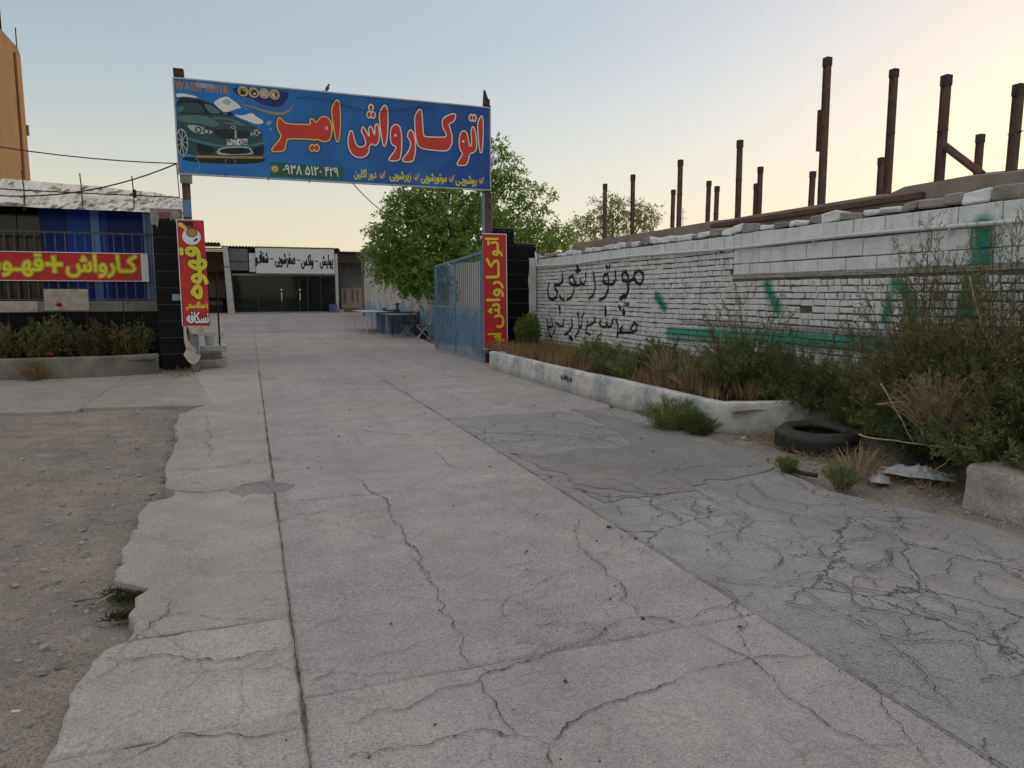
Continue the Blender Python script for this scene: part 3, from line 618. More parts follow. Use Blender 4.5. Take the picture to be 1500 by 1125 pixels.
def paint_at(YZ):
    out = np.zeros((len(YZ), 4))
    for pts, hw, soft, col, a in SEG:
        bb0, bb1 = pts.min(0) - hw - soft, pts.max(0) + hw + soft
        m = np.all((YZ > bb0) & (YZ < bb1), 1)
        if not m.any(): continue
        P = YZ[m]; D = np.full(len(P), 1e9)
        for p, q in zip(pts, pts[1:]):
            e = q - p; t = np.clip(((P - p) @ e) / (e @ e + 1e-12), 0, 1); D = np.minimum(D, np.linalg.norm(P - p - t[:, None] * e, axis=1))
        al = np.clip((hw + soft - D) / (2 * soft), 0, 1) * a
        cur = out[m]; k = al[:, None]; cur[:, :3] = np.where(cur[:, 3:4] + k > 1e-6, (cur[:, :3] * cur[:, 3:4] * (1 - k) + np.array(col) * k) / np.maximum(cur[:, 3:4] * (1 - k) + k, 1e-6), 0); cur[:, 3] = cur[:, 3] * (1 - al) + al; out[m] = cur
    return out
def painted(y0, y1, z0, z1): return any((p[:, 0].min() - h - s < y1) and (p[:, 0].max() + h + s > y0) and (p[:, 1].min() - h - s < z1) and (p[:, 1].max() + h + s > z0) for p, h, s, c, a in SEG)
def brick_geo(y0, y1, z0, z1, proud, deep, jit, dens=.011, tilt=.0):
    """front face (grid where there is paint), chamfered rim, sides; returns verts, faces"""
    ny, nzz = (max(1, int((y1 - y0) / dens)), max(1, int((z1 - z0) / dens))) if painted(y0, y1, z0, z1) else (1, 1)
    c = [(U(-jit, jit), U(-jit, jit)) for _ in range(4)]; ch = min(.006, (z1 - z0) * .12); tx = U(-tilt, tilt)
    def pt(u, v, x, o):
        a = (y0 + o + (y1 - y0 - 2 * o) * u, z0 + o + (z1 - z0 - 2 * o) * v)
        dy = (c[0][0] * (1 - u) + c[1][0] * u) * (1 - v) + (c[2][0] * (1 - u) + c[3][0] * u) * v
        dz = (c[0][1] * (1 - u) + c[1][1] * u) * (1 - v) + (c[2][1] * (1 - u) + c[3][1] * u) * v
        return (x + tx * (u - .5), a[0] + dy, a[1] + dz)
    x = WX - proud; vs = [pt(i / ny, j / nzz, x, ch) for j in range(nzz + 1) for i in range(ny + 1)]
    fs = [(j * (ny + 1) + i, (j + 1) * (ny + 1) + i, (j + 1) * (ny + 1) + i + 1, j * (ny + 1) + i + 1) for j in range(nzz) for i in range(ny)]
    rim = [i for i in range(ny + 1)] + [j * (ny + 1) + ny for j in range(1, nzz + 1)] + [nzz * (ny + 1) + i for i in range(ny - 1, -1, -1)] + [j * (ny + 1) for j in range(nzz - 1, 0, -1)]
    uv = [((k % (ny + 1)) / ny, (k // (ny + 1)) / nzz) for k in rim]; n = len(rim)
    a = len(vs); vs += [pt(u, v, x + ch, 0) for u, v in uv]; b = len(vs); vs += [pt(u, v, x + deep, 0) for u, v in uv]
    for i in range(n):
        j = (i + 1) % n; fs += [(rim[i], rim[j], a + j, a + i), (a + i, a + j, b + j, b + i)]
    return vs, fs
def paint_mesh(me):
    n = len(me.vertices); co = np.empty(n * 3, np.float32); me.vertices.foreach_get('co', co); co = co.reshape(-1, 3)
    at = me.color_attributes.new('paint', 'FLOAT_COLOR', 'POINT'); at.data.foreach_set('color', paint_at(co[:, 1:3].astype(float)).astype(np.float32).ravel())
wall = thing('brick_wall', 'long whitewashed brick and block wall with black graffiti and green paint strokes', 'wall', loc=(WX, 9, 0))
def wpart(name, vsfs, m, stuff=False):
    mb = MB(); [mb.add(v, f) for v, f in vsfs]; me = mb.mesh(name, fix=False); paint_mesh(me)
    o = link(name, me, m); o.parent = wall; o.matrix_parent_inverse = Matrix.Translation((-WX, -9, 0))
    if stuff: o['kind'] = 'stuff'
    return o
YS = 8.27
bricks = []
z = .10; row = 0; CH = .0795
while z < 2.12:
    full = z + CH <= 1.73; y = (WY0 if full else YS) + U(0, .1); hdr = row % 2 == 1 if row % 5 else False
    sag = .0
    while y < WY1 - .04:
        L = (.103 if hdr else .207) * U(.93, 1.06); y2 = min(y + L, WY1)
        if not (row < 3 and U(0, 1) < .03) and U(0, 1) > .004:
            g = U(.004, .008)
            wv = .014 * nz(y, 0, .45) + .006 * nz(y, row * 3, 1.5); bricks.append((y + g, y2 - g, z + wv + U(.002, .008), z + wv + CH - U(.005, .012)))
        y = y2
    z += CH; row += 1
def show(b):
    yc, zc = (b[0] + b[1]) / 2, (b[2] + b[3]) / 2; d = math.hypot(WX, yc)
    ok = 1 if (zc > 1.0 and yc > 5.2) or (zc > .6 and yc > 8) else .3
    return ok * (b[1] - b[0]) / d ** 2
bricks.sort(key=show, reverse=True)
GEO = [brick_geo(*b, U(-.002, .011), .03, .0055, .011, .006) for b in bricks]
for g in GEO[:300]: wpart('brick', [g], M_brick)
wpart('brickwork', GEO[300:], M_brick, True)
# block courses
def course(y0, y1, z0, z1, L, off, m=M_block):
    y = y0 - off
    while y < y1 - .05:
        a, b = max(y, y0), min(y + L * U(.97, 1.03), y1)
        if b - a > .06: wpart('block', [brick_geo(a + .005, b - .005, z0 + .004, z1 - .005 - U(0, .006), U(.0, .012), .04, .004, .022, .008)], m)
        y = b
course(WY0, YS, 1.775, 1.925, .42, .1); course(WY0, YS, 1.925, 2.125, .42, .31); course(WY0, YS, 2.15, 2.335, .42, .2); course(YS, 15.4, 2.155, 2.325, .38, .15)
y = WY0
while y < 15.3:                          # broken cap of rubble
    L = U(.1, .36); h = U(.055, .125) * (1 if y < 12 else .7); mb = MB().box((WX + .1 + U(-.012, .012), y + L / 2, 2.34 + h / 2), (.2, L * .96, h), U(-.02, .02), U(-.04, .04), 0, jit=.022)
    me = mb.mesh('coping_stone', .016); paint_mesh(me); o = link('coping_stone', me, M_block if U(0, 1) < .8 else M_mortarL); o.parent = wall; o.matrix_parent_inverse = Matrix.Translation((-WX, -9, 0)); y += L
def wallbox(name, a, b, m, bevel=0):
    o = box(name, a, b, m, None, bevel); o.parent = wall; o.matrix_parent_inverse = Matrix.Translation((-WX, -9, 0)); return o
wallbox('mortar_core', (WX + .018, WY0, -.15), (WX + .21, WY1, 2.33), M_mortar)
# rough mortar band where the blocks sit on the bricks
mb = MB(); mb.grid(lambda u, v: (WX + .006 - .016 * max(0, nz(u * 40, v * 3, 1)) - .01 * abs(nz(u * 110, v * 6, 1)), WY0 + (YS + .25 - WY0) * u, 1.722 + v * .062), 240, 5)
o = mb.build('mortar_band', M_mortarL, fix=False); o.parent = wall; o.matrix_parent_inverse = Matrix.Translation((-WX, -9, 0))

pipe = thing('water_pipe', 'white plastic pipe clipped along the whitewashed wall', 'pipe', loc=(WX, 9, 2.14))
pp = [(WX - .045, y, 2.135 + .035 * (y - WY0) / 13 + .012 * math.sin(y * 1.3) - (.02 if y > 13 else 0)) for y in np.arange(WY0, 15.2, .35)] + [(WX - .05, 15.33, 2.17), (WX - .05, 15.38, 2.25), (WX - .06, 15.44, 2.5)]
def wp(o, p, c): o.parent = p; o.matrix_parent_inverse = Matrix.Translation(-Vector(c)); return o
wp(MB().tube(pp, .022, 8).build('tube', M_pvc, smooth=True), pipe, (WX, 9, 2.14))
for y in (3.4, 5.0, 6.75, 8.6, 10.4, 12.3, 14.1):
    zc = 2.135 + .035 * (y - WY0) / 13 + .012 * math.sin(y * 1.3) - (.02 if y > 13 else 0)
    wp(MB().box((WX - .03, y, zc), (.06, .02, .062)).box((WX - .012, y, zc - .05), (.02, .02, .05)).build('clip', M_pvc), pipe, (WX, 9, 2.14))

# unfinished steel frame behind the wall
para = thing('parapet_wall', 'mud-rendered parapet of a low roof behind the whitewashed wall', 'parapet', loc=(6.9, 8, 0))
mb = MB(); ys = np.linspace(2.2, 14.2, 60)
def ph(y): return 2.60 + .02 * nz(1, y, 2) + (.05 if y < 6 else 0) - max(0, (5.2 - y)) * .06
vs = []
for y in ys: vs += [(6.62, y, 2.2), (6.62 + .01 * nz(4, y, 5), y, ph(y)), (7.0, y, ph(y) + .07), (7.0, y, 2.2)]
mb.add(vs, [(4 * i + k, 4 * i + k + 1, 4 * i + k + 5, 4 * i + k + 4) for i in range(len(ys) - 1) for k in range(3)] + [(0, 1, 2, 3)])
wp(mb.build('render_face', M_parapet), para, (6.9, 8, 0))
wp(box('lower_wall', (6.64, 2.3, -.2), (6.98, 14.1, 2.25), M_mortarL), para, (6.9, 8, 0))
bm_ = MB().b2((6.56, 5.6, 2.50), (6.615, 9.2, 2.56)); wp(bm_.build('steel_edge_angle', M_rust), para, (6.9, 8, 0))
mb = MB().b2((7.0, 2.3, 2.45), (15, 14, 2.6)); tag(mb.build('flat_roof', M_parapet), 'flat mud roof slab behind the parapet carrying rusty columns', 'roof')
def column(x, y, top, w=.066, stub=False, label='rusty steel column rising from the flat roof behind the white wall', lean=0):
    c = thing('steel_column', label, 'column', 'rusty columns on the flat roof', (x, y, 2.3))
    h = top - 2.3
    mb = MB().box((0, -w * .42, h / 2), (w * .9, w * .14, h)).box((0, w * .42, h / 2), (w * .9, w * .14, h)).box((-w * .2, 0, h / 2), (w * .14, w * .72, h)).box((w * .2, 0, h / 2), (w * .14, w * .72, h))
    mb.build('shaft', M_rust, c)
    MB().box((0, 0, h - .05), (w * 1.08, w * 1.08, .105)).build('cap_sleeve', M_rustd, c)
    if not stub:
        for hh in (h * .62,): MB().tube([(0, -w * .9, hh), (0, w * .9, hh)], .006, 5).tube([(-w * .9, 0, hh - .02), (w * .9, 0, hh - .02)], .006, 5).build('rebar_stub', M_rustd, c)
    c.rotation_euler = (U(-.008, .008) , U(-.008, .008), U(-.05, .05)); return c
for px, tp in ((886, 3.72), (926.5, 3.73), (994, 3.73), (1080, 3.74)):
    p = PX(px, 340, 6.82); column(6.82, p[1], tp)
for px, tp, lb in ((1204, 4.40, 'tallest rusty column, spliced halfway up, behind the white wall'), (1374, 3.74, 'rusty column with a slanting brace at its foot behind the white wall'), (1478, 3.45, 'rusty column with a thin wire tied to its side')):
    p = PX(px, 285, 6.82); c = column(6.82, p[1], tp, .074, label=lb); del c['group']
    if tp > 4: MB().box((0, .08, 1.25), (.05, .05, .5)).build('splice_plate', M_rustd, c)
    if px == 1374: MB().tube([(0, .02, .78), (.02, -.46, .38)], .04, 6).build('brace', M_rust, c)
    if px == 1478: MB().tube([(0, 0, .72), (.05, -1.4, .74)], .004, 4).build('tie_wire', M_black, c)
for px, tp, st in ((985.5, 3.76, 0), (1037, 3.76, 0), (1049, 3.62, 0), (1107, 3.5, 1), (1112.5, 3.78, 0), (1187.5, 3.5, 0), (1287.5, 3.48, 0), (1428, 3.5, 0)):
    p = PX(px, 300, 8.7); column(8.7, p[1], tp, .072, bool(st), 'rusty column set back in the rear row on the flat roof')
p = PX(1299, 290, 8.0); c = column(8.0, p[1], 4.41, .08, label='tall rusty column in the middle of the flat roof with a tie rod through it'); del c['group']
p = PX(1001, 330, 9.5); an = thing('antenna', 'thin aerial rod with short cross bars on the flat roof', 'antenna', loc=(9.5, p[1], 2.55)); MB().tube([(0, 0, 0), (0, .04, .95)], .007, 5).build('mast', M_rustd, an); MB().tube([(-.12, .02, .7), (.12, .03, .72)], .005, 4).build('cross_bar', M_rustd, an); MB().tube([(-.08, .02, .85), (.08, .03, .86)], .005, 4).build('cross_bar', M_rustd, an)

# kerb planter along the drive
def kerb_mat():
    s = NT('painted_kerb'); y = s.sepz()[1]
    w = s.math('SINE', s.math('MULTIPLY', s.math('ADD', y, s.math('MULTIPLY', s.noise(1.3, 2), .5)), 5.6))
    c = s.mix(s.rng(s.noise(5, 5), .35, .7), (.70, .69, .67), (.54, .52, .49))
    c = s.mix(s.math('MULTIPLY', s.rng(w, .0, .8), s.rng(s.noise(6, 6, .75), .36, .58, .1, .95)), c, (.30, .355, .42))
    z = s.sepz()[2]; c = s.mix(s.rng(s.math('ADD', z, s.math('MULTIPLY', s.noise(4, 4), -.2)), -.12, .05, .7, 0), c, (.24, .21, .18))
    c = s.mix(s.rng(s.noise(3.5, 7, .75), .53, .63, 0, .7), c, (.44, .40, .345))
    c = s.mix(s.rng(s.noise(24, 5, .7), .6, .72, 0, .6), c, (.15, .14, .13))
    s.bump(s.math('ADD', s.noise(14, 6, .7), s.math('MULTIPLY', s.noise(60, 3), .4)), .9, .02); return s.fin(c, .9, 0, .2)
M_kerb = kerb_mat()
def bare_kerb_mat():
    s = NT('bare_kerb'); c = s.mix(s.rng(s.noise(2.5, 7, .7), .38, .64), (.52, .475, .42), (.36, .33, .295))
    c = s.mix(s.rng(s.noise(9, 6, .75), .54, .66, 0, .7), c, (.24, .215, .19)); c = s.mix(s.math('MULTIPLY', s.rng(s.vor(45), .12, .3, 1, 0), .55), c, (.2, .185, .17))
    h = s.n('ShaderNodeHueSaturation'); s.l(s.rng(s.noise(75, 3, .8), .34, .66, .72, 1.25), h.inputs['Value']); s.l(c, h.inputs['Color'])
    s.bump(s.math('ADD', s.noise(18, 6, .75), s.math('MULTIPLY', s.noise(90, 3), .4)), 1.0, .02); return s.fin(h.outputs[0], .95, 0, .15)
def lumpy(path, h, w, name, m, parent, z0=-.1, seed=0, smooth=False):
    """a cast kerb following a path, with a lumpy worn profile"""
    P = []
    for a, b in zip(path, path[1:]):
        a, b = Vector(a), Vector(b); k = max(2, int((b - a).length / .035)); P += [a.lerp(b, j / k) for j in range(k)]
    P.append(Vector(path[-1])); n = len(P); mb = MB(); vs = []
    prof = [(-.012, z0), (-.008, h * .12), (-.004, h * .3), (.0, h * .5), (.002, h * .7), (.004, h * .88), (.012, h * .97), (.03, h), (w * .4, h + .004), (w * .7, h), (w - .02, h * .98), (w, h * .9), (w, z0)]
    for i, p in enumerate(P):
        t = (P[min(i + 1, n - 1)] - P[max(i - 1, 0)]).normalized(); q = Vector((-t.y, t.x))
        for (o, zz) in prof:
            d = .016 * nz(p.x + p.y, zz * 2, 1.5, seed) + .013 * nz(p.x + p.y, zz * 1.2, 7, seed + 3) + .008 * nz(p.x + p.y, zz, 19, seed + 5) - (.03 * max(0, nz(p.x + p.y, zz * 1.5, 3.1, seed + 8) - .18) if zz > h * .6 else 0); pos = p + q * (o + d * (1 if zz > 0 else .4))
            vs.append((pos.x, pos.y, zz + (.012 * nz(p.x, p.y, 1.1, seed + 7) + .006 * nz(p.x, p.y, 7, seed)) * (zz > .1)))
    k = len(prof); fs = [(i * k + j, (i + 1) * k + j, (i + 1) * k + j + 1, i * k + j + 1) for i in range(n - 1) for j in range(k - 1)] + [tuple(range(k)), tuple((n - 1) * k + j for j in range(k))]
    return mb.add(vs, fs).build(name, m, parent, smooth=smooth)
kb = thing('planter_kerb', 'white and blue painted concrete planter kerb with a rounded corner', 'kerb', loc=(4.65, 10, 0))
wp(lumpy([(4.62, 13.95), (4.63, 11), (4.68, 8.5), (4.69, 6.5), (4.72, 6.38), (4.82, 6.33), (5.4, 6.16), (6.28, 6.05)], .345, .2, 'kerb_run', M_kerb, None, seed=2).__class__ and bpy.data.objects['kerb_run'], kb, (4.65, 10, 0))
wp(lumpy([(6.28, 13.98), (4.66, 13.96)], .33, .16, 'kerb_end', M_kerb, None, seed=5), kb, (4.65, 10, 0))
for pts in ([(398, 228), (402, 248), (408, 240)], [(412, 226), (418, 250), (422, 232)], [(428, 236), (432, 262)], [(441, 240), (446, 258)]):
    q = [PX(700 + x / 3.26, 480 + y / 3.26, 4.612) for x, y in pts]
    wp(MB().tube([(4.612, p[1], p[2]) for p in q], .012, 5).build('painted_number', M_blk), kb, (4.65, 10, 0))
k2 = thing('concrete_block', 'pale worn concrete kerb end beside the litter and dry weeds', 'kerb', loc=(4.8, 2, 0))
wp(lumpy([(6.2, 3.66), (4.84, 3.58), (4.76, 3.54), (4.75, 3.46), (4.68, 2.4), (4.66, .5)], .30, .34, 'kerb_run', bare_kerb_mat(), None, seed=9), k2, (4.8, 2, 0))
mb = MB(); mb.grid(lambda u, v: (4.86 + 1.46 * u, 6.2 + 9.2 * v, .24 + .08 * u + .025 * nz(u * 3, v * 18, 1)), 14, 60)
tag(mb.build('bed_soil', M_soil, smooth=True, fix=False), kind='structure')
mb = MB(); mb.grid(lambda u, v: (4.95 + 1.37 * u, .5 + 3.1 * v, .2 + .06 * u + .02 * nz(u * 3, v * 8, 1)), 10, 20)
tag(mb.build('bed_soil', M_soil, smooth=True, fix=False), kind='structure')

# ------------------------------------------------------------------ gate posts, tiled pillars, banners
def sub(o, root):            # parent a world-space mesh under an Empty that stands elsewhere
    o.parent = root; o.matrix_parent_inverse = Matrix.Translation(-root.location); return o
def kid(o, part): o.parent = part; return o      # sub-part: the part itself sits at the world origin
BY = 15.2
def cr1(x, y): p = PY(240 + x / 5.623, 80 + y / 5.623, BY); return (p[0], p[2])
def cr2(x, y): p = PY(480 + x / 5.623, 100 + y / 5.623, BY); return (p[0], p[2])
ban = thing('overhead_banner', 'wide blue car wash banner with big red lettering spanning the gate posts', 'banner', loc=(2, BY, 3.8))
BX0, BX1, BZ0, BZ1 = -1.15, 5.07, 3.80, 5.525
sub(MB().b2((BX0, BY, BZ0), (BX1, BY + .02, BZ1)).build('printed_sheet', M_banner), ban)
for a, b in (((BX0 - .02, BY - .012, BZ1 - .005), (BX1 + .02, BY + .05, BZ1 + .022)), ((BX0 - .02, BY - .012, BZ0 - .022), (BX1 + .02, BY + .05, BZ0 + .005)), ((BX0 - .022, BY - .012, BZ0 + .006), (BX0 + .006, BY + .05, BZ1 - .006)), ((BX1 - .006, BY - .012, BZ0 + .006), (BX1 + .022, BY + .05, BZ1 - .006))):
    sub(box('frame_bar', a, b, mat('aluminium_edge', (.45, .45, .46), (.35, .35, .36), .4, 8, .05, 30, .5)), ban)
T3 = lambda x, z, h: (x, BY - h, z)
def poly2(pts, crf, n=2): return chaikin([crf(*p) for p in pts], n)
def dia(x, y, rx, ry, crf): return chaikin([crf(x - rx, y), crf(x, y - ry), crf(x + rx, y), crf(x, y + ry)], 1)
W1 = [[(1270, 388), (1250, 425), (1237, 462), (1246, 590), (1256, 690), (1268, 692), (1275, 600), (1278, 470)],
      [(1196, 478), (1212, 520), (1222, 600), (1222, 665), (1205, 690), (1168, 697), (1162, 720), (1145, 795), (1075, 798), (1068, 785), (1122, 700), (1096, 680), (1085, 620), (1090, 555), (1105, 525), (1128, 518), (1146, 540), (1155, 590), (1162, 645), (1184, 650), (1190, 600), (1183, 520)]]
W2 = [[(1050, 368), (1047, 428), (990, 458), (1002, 490), (1022, 560), (1020, 620), (1000, 660), (975, 678), (860, 670), (780, 658), (745, 635), (728, 560), (722, 470), (720, 390), (765, 330), (775, 400), (783, 552), (800, 570), (960, 575), (984, 560), (975, 525), (950, 490), (945, 414)],
      [(682, 505), (700, 530), (715, 580), (720, 650), (712, 720), (700, 765), (625, 767), (618, 752), (668, 690), (690, 630), (680, 590), (655, 555)],
      [(560, 465), (590, 480), (603, 530), (606, 620), (602, 690), (590, 757), (515, 760), (505, 748), (552, 690), (572, 650), (560, 640), (530, 625), (520, 580), (522, 510), (540, 475)],
      [(470, 300), (488, 335), (493, 420), (488, 560), (472, 640), (458, 635), (436, 480), (426, 370)],
      [(405, 455), (418, 500), (422, 570), (408, 622), (385, 634), (365, 614), (348, 628), (336, 645), (335, 690), (305, 725), (260, 734), (210, 715), (178, 660), (170, 590), (185, 520), (200, 520), (212, 570), (228, 630), (260, 655), (300, 650), (322, 620), (305, 560), (280, 525), (290, 480), (312, 520), (335, 565), (350, 560), (338, 505), (355, 475), (372, 530), (385, 560), (395, 540), (390, 490)]]
W3 = [[(1426, 372), (1443, 395), (1451, 500), (1448, 640), (1436, 716), (1422, 712), (1396, 560), (1382, 440)],
      [(1320, 512), (1360, 530), (1378, 580), (1380, 650), (1362, 702), (1320, 716), (1290, 702), (1262, 692), (1240, 700), (1200, 692), (1010, 686), (1005, 725), (990, 792), (900, 796), (890, 780), (960, 702), (974, 670), (934, 600), (945, 525), (965, 530), (1000, 575), (1190, 582), (1214, 575), (1206, 540), (1225, 530), (1256, 572), (1290, 522)]]
def ccw(c):
    x, y = c[:, 0], c[:, 1]; a = (x * np.roll(y, -1) - np.roll(x, -1) * y).sum(); return c if a > 0 else c[::-1]
def hole(c): return ccw(c)[::-1]
w1 = [ccw(poly2(p, cr2)) for p in W1] + [ccw(dia(1181, 408, 15, 30, cr2)), ccw(dia(1208, 410, 15, 30, cr2)), hole(dia(1116, 603, 13, 14, cr2))]
w2 = [ccw(poly2(p, cr2)) for p in W2] + [ccw(dia(356, 325, 18, 28, cr2)), ccw(dia(340, 383, 18, 28, cr2)), ccw(dia(374, 385, 18, 28, cr2)), hole(dia(558, 552, 14, 16, cr2))]
w3 = [ccw(poly2(p, cr1)) for p in W3] + [ccw(dia(1222, 768, 22, 30, cr1)), ccw(dia(1258, 768, 22, 30, cr1)), hole(dia(1340, 605, 14, 26, cr1))]
for cs, oc in ((w1, M_wht), (w2, M_wht), (w3, M_yelo)):
    sub(letters('lettering', cs, [(.042, M_blk, .002), (.026, oc, .004), (.0, M_redl, .006)], T3, None, .009), ban)
def textbox(t, box4, m, crf=None, rtl=True, grow=.006, step=.0045, h=.003, root=ban, t3=T3, outline=None, rot=False, name='lettering', spacing=1., part=None):
    x0, y0, x1, y1 = box4; a, b = (crf(x0, y1), crf(x1, y0)) if crf else ((x0, y0), (x1, y1))
    cs = fit(text_contours(t, rtl, spacing), a[0], b[0], a[1], b[1], rot)
    lt = letters(name, cs, ([(grow + o[0], o[1], h - .0015 * (len(outline) - i)) for i, o in enumerate(outline)] if outline else []) + [(grow, m, h)], t3, None, step)
    return kid(lt, part) if part else sub(lt, root)
# service list with ticks, telephone panel, top line
for t, bx in (('روشویـی', (1055, 890, 1226, 968)), ('موتورشویی', (770, 872, 978, 948)), ('زیرشویی', (512, 855, 685, 930)), ('دور اکلین', (218, 838, 398, 915))): textbox(t, bx, M_yel, cr2, grow=.005, step=.004)
for x, y in ((1263, 930), (1018, 917), (728, 903), (448, 887)):
    c = np.array(cr2(x, y)); mb = MB()
    flatpoly(mb, [disc(c[0], c[1], .062), disc(c[0], c[1], .046)[::-1]], T3, .002, 0)
    flatpoly(mb, np.array([(c[0] - .04, c[1] + .01), (c[0] - .018, c[1] + .02), (c[0] - .004, c[1] - .012), (c[0] + .055, c[1] + .095), (c[0] + .075, c[1] + .1), (c[0] + .006, c[1] - .05), (c[0] - .012, c[1] - .05)]), T3, .0035, 1)
    sub(mb.build('tick_mark', [M_org, M_yelo], fix=False), ban)
mb = MB(); g = [cr1(878, 885), cr1(878, 1002), cr2(128, 918), cr2(130, 822)]; flatpoly(mb, np.array(g), T3, .0015, 0); c = cr1(914, 940); flatpoly(mb, disc(c[0], c[1], .078), T3, .003, 1); flatpoly(mb, [disc(c[0], c[1], .05, .035), disc(c[0], c[1], .036, .022)[::-1]], T3, .0042, 2)
telp = sub(mb.build('telephone_panel', [M_grn, M_gold, M_wht], fix=False), ban)
pa, pb = cr1(978, 905), cr2(88, 900)
def tb2(t, x0, z0, x1, z1, m, rtl=False, **k): return textbox(t, (x0, z0, x1, z1), m, None, rtl, **k)
zt0, zt1 = cr1(1200, 995)[1] + .005, cr1(1200, 918)[1]
for t, u0, u1 in (('۰۹۳۸', 0, .335), ('۵۱۲۰', .40, .69), ('۴۲۹', .755, 1)):
    cs = sorted(fit(text_contours(t, False), pa[0] + (pb[0] - pa[0]) * u0, pa[0] + (pb[0] - pa[0]) * u1, zt0, zt1), key=lambda c: c[:, 0].min()); gr = []
    for c in cs:
        if gr and c[:, 0].min() < max(q[:, 0].max() for q in gr[-1]) - .004: gr[-1].append(c)
        else: gr.append([c])
    for g_ in gr: kid(letters('digit', g_, [(.003, M_wht, .0035)], T3, None, .004), telp)
a, b = cr1(98, 285), cr1(300, 235); tb2('WASH', a[0], a[1], b[0], b[1], M_org, grow=.004, spacing=1.35); a, b = cr1(345, 310), cr1(528, 262); tb2('AMIR', a[0], a[1], b[0], b[1], M_org, grow=.004, spacing=1.35)
mb = MB(); flatpoly(mb, poly2([(555, 262), (800, 282), (1030, 302), (1026, 350), (992, 408), (935, 432), (860, 425), (790, 402), (730, 362), (640, 350), (590, 325)], cr1), T3, .0012, 0)
arc = [(640, 408), (700, 425), (780, 450), (850, 472), (910, 484), (960, 488), (1005, 480), (1040, 455), (1062, 430), (1072, 408)]
top = [cr1(x, y - 2 - 9 * math.sin(i / 9 * math.pi)) for i, (x, y) in enumerate(arc)]; bot = [cr1(x, y + 2 + 9 * math.sin(i / 9 * math.pi)) for i, (x, y) in enumerate(arc)]
flatpoly(mb, np.array(top + bot[::-1]), T3, .0024, 1); sub(mb.build('swoosh', [M_navy, M_gold], fix=False), ban)
for k, (x, y) in enumerate(((652, 303), (740, 313), (827, 320), (912, 329))):
    c = cr1(x, y); mb = MB(); flatpoly(mb, disc(c[0], c[1], .098), T3, .0024, 0); flatpoly(mb, [disc(c[0], c[1], .088), disc(c[0], c[1], .080)[::-1]], T3, .0036, 1)
    if k == 0: flatpoly(mb, np.array([(c[0] - .05, c[1] - .05), (c[0] - .03, c[1] + .055), (c[0] + .02, c[1] - .01), (c[0] + .05, c[1] + .02), (c[0] + .03, c[1] - .06)]), T3, .0036, 2)
    elif k == 1: flatpoly(mb, disc(c[0] + .01, c[1] - .005, .05, .055), T3, .0036, 2); flatpoly(mb, disc(c[0] + .015, c[1] - .02, .022), T3, .0048, 3)
    elif k == 2: [flatpoly(mb, np.array([(c[0] - .06, c[1] + d), (c[0] + .06, c[1] + d), (c[0] + .05, c[1] + d + .018), (c[0] - .05, c[1] + d + .018)]), T3, .0036, 3) for d in (-.045, -.01, .025)]
    else: flatpoly(mb, np.array([(c[0] - .05, c[1] - .03), (c[0] - .02, c[1] + .05), (c[0] + .01, c[1] - .055)]), T3, .0036, 3); flatpoly(mb, np.array([(c[0] + .0, c[1] + .03), (c[0] + .055, c[1] + .02), (c[0] + .03, c[1] - .05)]), T3, .0036, 2)
    sub(mb.build('round_emblem', [M_gold, M_wht, M_car3, M_signw], fix=False), ban)
# printed picture: a dark teal coupe in water spray
mb = MB(); CM = [M_car, M_car2, M_car3, M_car4, M_wht, M_sky, M_gold]
def cp(pts, mi, h, n=1): flatpoly(mb, poly2(pts, cr1, n), T3, h, mi)
def ring(x, y, r, w, mi, h): c = cr1(x, y); r /= 410; w /= 410; flatpoly(mb, [disc(c[0], c[1], r, n=24), disc(c[0], c[1], r - w, n=24)[::-1]], T3, h, mi)
cp([(100, 318), (180, 322), (270, 345), (280, 360), (180, 345), (100, 352)], 4, .0012)
cp([(250, 225), (330, 235), (420, 250), (430, 285), (320, 275), (260, 262)], 5, .0012)
cp([(405, 392), (470, 355), (525, 343), (570, 378), (610, 405), (640, 440), (600, 445), (560, 462), (500, 478), (440, 430)], 4, .0012); cp([(470, 385), (530, 362), (560, 395), (520, 420)], 3, .0022)
cp([(575, 490), (640, 505), (730, 478), (760, 510), (830, 552), (800, 575), (740, 568), (690, 545), (620, 520)], 4, .0012); cp([(840, 560), (880, 540), (890, 570), (850, 585)], 5, .0012); cp([(870, 600), (890, 610), (882, 640)], 5, .0012)
cp([(150, 838), (800, 862), (840, 850), (820, 890), (600, 905), (300, 890), (160, 870)], 2, .0011)
cp([(107, 352), (200, 347), (330, 372), (410, 405), (470, 460), (510, 498), (600, 522), (700, 568), (790, 610), (812, 660), (824, 720), (826, 815), (812, 852), (500, 848), (280, 836), (200, 812), (112, 800)], 0, .002)
cp([(107, 365), (200, 358), (320, 380), (400, 410), (470, 470), (500, 500), (350, 492), (110, 484)], 2, .003); cp([(110, 405), (200, 395), (300, 405), (340, 465), (330, 484), (112, 476)], 0, .0038); cp([(112, 430), (180, 425), (150, 470), (112, 474)], 1, .0046); cp([(325, 402), (395, 415), (480, 485), (375, 486)], 1, .0038)
cp([(520, 470), (560, 472), (580, 500), (545, 508), (515, 495)], 2, .003)
cp([(110, 500), (330, 500), (420, 540), (470, 580), (400, 600), (300, 570), (190, 560), (110, 540)], 1, .003); cp([(380, 510), (540, 520), (650, 560), (690, 590), (560, 580), (450, 550)], 1, .003, 1); cp([(400, 530), (520, 535), (600, 560), (470, 556)], 0, .0038)
cp([(180, 578), (280, 582), (412, 634), (385, 655), (320, 656), (240, 640)], 3, .003); [ring(x, y, 24, 9, 2, .004) for x, y in ((285, 620), (350, 632))]
